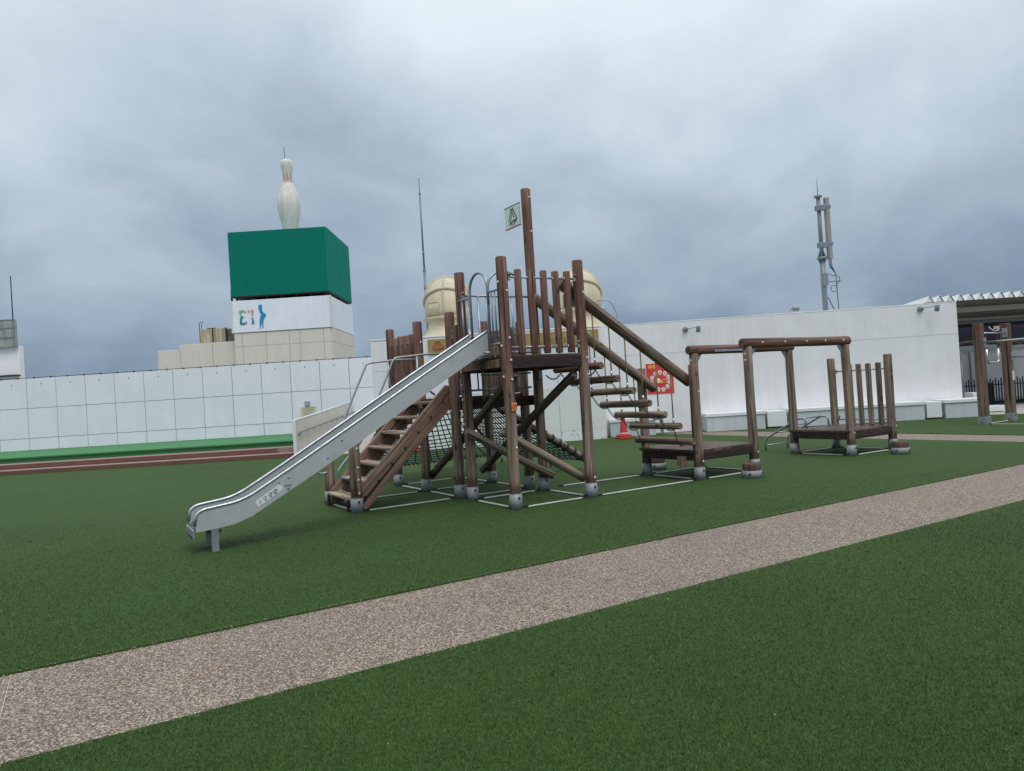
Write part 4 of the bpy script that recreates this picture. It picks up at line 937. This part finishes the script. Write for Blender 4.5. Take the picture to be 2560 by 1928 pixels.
for uu, zz in zip(SU, SZ):
    s_ = log('bridge_step', (uu, .02, zz), (uu + random.uniform(-.012, .012), 1.18, zz + random.uniform(-.008, .008)), .052, W_BEAM if uu < 1.9 else W_SLOPE, tw, bend=.002)
    iv = LM[s_.name].inverted()
    for v0, (A1, B1) in ((.17, (fa, fb_)), (1.03, (ba, bb))):
        zt = A1.z + (B1.z - A1.z) * (uu - A1.x) / (B1.x - A1.x)
        tube('hanger_rope', [iv @ Vector((uu, v0, zz + .05)), iv @ Vector((uu, v0, zt - .06))], .0105, ROPEY, s_, sides=7)
        tube('rope_sleeve', [iv @ Vector((uu, v0, zz + .04)), iv @ Vector((uu, v0, zz + .115))], .015, CHROME, s_, sides=8)
        cap(s_, tuple(iv @ Vector((uu, v0, zz - .052))), tuple(iv.to_3x3() @ Vector((0, 0, -1))), boltm, 'bolt')
s7 = log('bridge_step', (3.14, -.06, .60), (3.13, 1.24, .61), .056, W_BEAM, tw, bend=.002)
ends = [(G + .05, 1.80)] + list(zip(SU, SZ)) + [(3.12, .60)]
for (u0, z0), (u1, z1) in zip(ends, ends[1:]):
    for v0 in (.17, 1.03): linkchain('chain', (u0, v0, z0 - .06), (u1, v0, z1 - .06), .07, tw)

# ------------------------------------------------------------------ low platforms joined by an overhead log frame
pf = empty('log_frame_platforms', tuple(O), ANG, 'pair of low wooden platforms joined by an overhead log frame right of the tower', 'play structure')
post(pf, 3.28, 0, 1.77, m=W_LOW, caps=[(1.35, 'f'), (.29, 'f')]); post(pf, 3.28, 1.2, 1.78, m=W_LOW)
post(pf, 4.50, 0, 2.02, m=W_LOW, caps=[(1.90, 'l'), (1.80, 'l'), (.32, 'f')]); post(pf, 4.50, 1.2, 2.0, m=W_LOW, caps=[(1.88, 'l'), (1.78, 'l')])
post(pf, 7.02, 0, 2.0, m=W_LOW, caps=[(.42, 'f')]); post(pf, 7.02, 1.2, 2.0, m=W_LOW)
post(pf, 8.28, 0, 1.80, m=W_LOW, caps=[(1.42, 'f'), (.62, 'f'), (.45, 'f')]); post(pf, 8.28, 1.2, 1.80, m=W_LOW)
f1 = log('top_beam', (4.38, 0, 2.07), (7.12, 0, 2.07), .080, W_BEAM, pf, bend=.0015); f2 = log('top_beam', (4.38, 1.2, 2.06), (7.12, 1.2, 2.06), .078, W_BEAM, pf, bend=.0015)
for z in (.40, .95, 1.50, 2.0, 2.5): cap(f1, (.04, .072, z), (.4, 1, 0)) if False else cap(f1, tuple(LM[f1.name].inverted() @ Vector((4.38 + z, -.080, 2.075))), tuple(LM[f1.name].to_3x3().inverted() @ Vector((0, -1, .1))))
for v0 in (.0, 1.2):
    for uu, s_ in ((4.60, 1), (6.92, -1)): prism('knee_plate', [(0, 0), (.11 * s_, 0), (.0, -.14)], .012, PLATE, pf, T((uu, v0, 1.99)))
box('slide_bar', (5.3, 1.10, 2.03), (.75, .02, .035), CHROME, pf, .003)
for u0, u1 in ((3.28, 4.50), (7.02, 8.28)):
    dn = deck(pf, 'platform_deck', u0 - .10, u1 + .05, -.04, 1.26, .47, 7, 'v', bh=.12)
    for a, b in (((u0, 0), (u1, 0)), ((u0, 1.2), (u1, 1.2)), ((u0, 0), (u0, 1.2)), ((u1, 0), (u1, 1.2))): ground_bar(pf, a, b)
box('beam_end', (3.14, .22, .30), (.10, .12, .14), W_STAIR, pf, .006)
tp = box('red_tape', (3.62, .72, .474), (.28, .06, .004), CONE, pf, 0); box('red_tape', (3.74, .66, .474), (.05, .16, .003), CONE, pf, 0)
for z in (1.53, .57): tube('fence_rail', [(8.28, .07, z), (8.28, 1.13, z)], .013, PIPE, pf, sides=8)
for k, vv in enumerate((.20, .405, .605, .80)): box('fence_slat', (8.28, vv, 1.065 + random.uniform(-.008, .008)), (.055, .095, 1.18), W_LOW, pf, .008, Matrix.Rotation(random.uniform(-.006, .006), 4, 'X'))
for z in (1.53, .62): plate(pf, (8.26, 1.10, z), (.03, .05, .09), (0, -.028, .0))
# side ladder hooked on the far platform
for i, uu in enumerate((7.28, 7.96)):
    tube('ladder_rail', [(uu, 2.12, .0), (uu, 2.12, .24), (uu + .02, 1.30, .66), (uu + .02, 1.14, .66), (uu + .02, 1.12, .47)], .020, PIPE, pf, .09, 10)
for v0, z0 in ((2.12, .11), (1.86, .375), (1.58, .515), (1.30, .655)): tube('ladder_rung', [(7.28, v0, z0), (7.97, v0, z0)], .014, PIPE, pf, sides=8)

# step stumps
def stump(u, v, r, lb):
    s_ = empty('step_stump', tuple(P(u, v)), random.uniform(0, 6), lb, 'stump', 'round step stumps')
    link('log', log_me(.225, r, 26, .02, .014, 0), W_TOWER, s_); link('collar', lathe_me([(r - .02, 0), (r + .012, 0), (r + .012, .118), (r + .002, .118), (r - .02, .10)], 32), COLLAR, s_)
    for k in range(4): a = k * PI / 2; cap(s_, ((r + .012) * math.cos(a), (r + .012) * math.sin(a), .07), (math.cos(a), math.sin(a), 0), boltm, 'bolt')
stump(3.90, -.46, .135, 'round wooden step stump in front of the near platform'); stump(3.95, 1.68, .13, 'round wooden step stump behind the near platform'); stump(7.68, -.50, .14, 'round wooden step stump in front of the far platform')

# traffic cones
def cone(x, y, lb):
    c_ = empty('traffic_cone', (x, y, 0), .2, lb, 'cone', 'red traffic cones')
    box('base', (0, 0, .035), (.40, .40, .06), CONE, c_, .015); box('base_weight', (0, 0, .09), (.36, .36, .05), CONE, c_, .012)
    lathe('body', [(.135, .112), (.12, .16), (.045, .68), (.035, .72), (0, .725)], CONE, c_, n=28); lathe('tape', [(.1245, .155), (.1215, .18)], WPRINT, c_, n=28)
cone(3.12, 21.3 - .25, 'red traffic cone by the corner of the boarded white wall'); cone(-2.90, 20.95, 'red traffic cone seen through the stairs and net')
# little white bench seen left of the stairs
lwb = empty('white_bench', (-3.72, 20.9, 0), 0, 'small white bench against the block wall seen below the slide', 'bench')
box('seat', (0, 0, .42), (.75, .4, .06), BENCHT, lwb, .008); box('body', (.02, .03, .19), (.62, .3, .38), BENCHS, lwb, .006); box('leg', (-.33, -.12, .2), (.05, .05, .38), GREYST, lwb, .004)

# ------------------------------------------------------------------ gym bars on the right
gy = empty('gym_bar_frame', tuple(O), ANG, 'square timber gym posts with steel bars and a hanging ring on the right turf', 'gym bars')
for uu, vv in ((14.43, 1.43), (15.74, 1.43), (14.43, -.10), (15.74, -.10)): post(gy, uu, vv, 2.50, m=W_SQ, sq=True)
tube('cross_bar', [(14.43, 1.40, 2.26), (15.74, 1.40, 2.26)], .022, CHROME, gy); tube('high_bar', [(14.47, 1.34, 2.03), (14.47, -.0, 2.03)], .024, CHROME, gy); tube('low_bar', [(15.78, 1.34, 1.63), (15.78, -.0, 1.63)], .022, CHROME, gy)
box('bar_plate', (14.50, 1.33, 2.02), (.12, .02, .24), PLATE, gy, .004); box('bar_plate', (15.64, 1.40, 2.26), (.02, .12, .24), PLATE, gy, .004); box('bar_plate', (15.78, 1.325, 1.63), (.12, .02, .22), PLATE, gy, .004)
rg = tube('hanging_ring', [(14.66, 1.38, 1.86), (14.66, 1.38, 1.52), (15.22, 1.38, 1.52), (15.22, 1.38, 1.86)], .026, CHROME, gy, .10)
for uu in (14.66, 15.22): linkchain('ring_chain', (uu, 1.38, 2.24), (uu, 1.38, 1.86), 0, gy, 8)
for a, b in (((14.43, 1.43), (15.74, 1.43)), ((14.43, 1.43), (14.43, -.1))): ground_bar(gy, a, b)
box('instruction_plate', (15.78, 1.33, 1.16), (.10, .004, .24), STICKW, gy, 0)
# twisted vine over a post further back
vn = empty('twisted_vine', (14.6, 21.2, 0), 0, 'thick twisted dark vine trunk lying across a post behind the gym bars', 'vine')
tube('vine_post', [(-.12, .25, 0), (-.12, .25, 2.05)], .08, W_SQ, vn)
for q in range(4):
    pts = []
    for i in range(60):
        t = i / 59; a = 2 * PI * (5 * t + q / 4); pts.append((-.35 + 5.0 * t, .20 + .045 * math.cos(a), 2.05 + .10 * t * t + .045 * math.sin(a) + .02 * math.sin(9 * t)))
    tube('vine_strand', pts, .036, VINE, vn, sides=7)

# scattered pale specks on the turf and loose gravel chips along the path edges
def specks(name, pts, lo, hi, m, lb, cat):
    V, Fc = [], []
    for x_, y_, z_ in pts:
        r_ = random.uniform(lo, hi); a = random.uniform(0, 6.28); o_ = len(V); k = 5
        for q in range(k):
            t = a + 2 * PI * q / k; rr = r_ * random.uniform(.6, 1.2); V.append((x_ + rr * math.cos(t), y_ + rr * math.sin(t), z_))
        V.append((x_, y_, z_ + r_ * .7)); Fc += [(o_ + q, o_ + (q + 1) % k, o_ + k) for q in range(k)]
    o = link(name, mesh(name, V, Fc), m); tag(o, lb, cat, kind='stuff')
specks('turf_litter', [tuple(P(random.uniform(-8, 9), random.choice([random.uniform(-7.5, -4.3), random.uniform(-2.6, 3.5)]), .014)) for _ in range(50)], .002, .0045, STICKW, 'tiny pale specks of litter scattered on the green turf', 'litter')
specks('edge_chips', [tuple(P(random.uniform(-7, 12), random.choice((-4.14, -2.72)) + random.gauss(0, .022), .004)) for _ in range(1600)], .003, .0065, TREADT, 'loose gravel chips along the edges of the diagonal path', 'gravel')
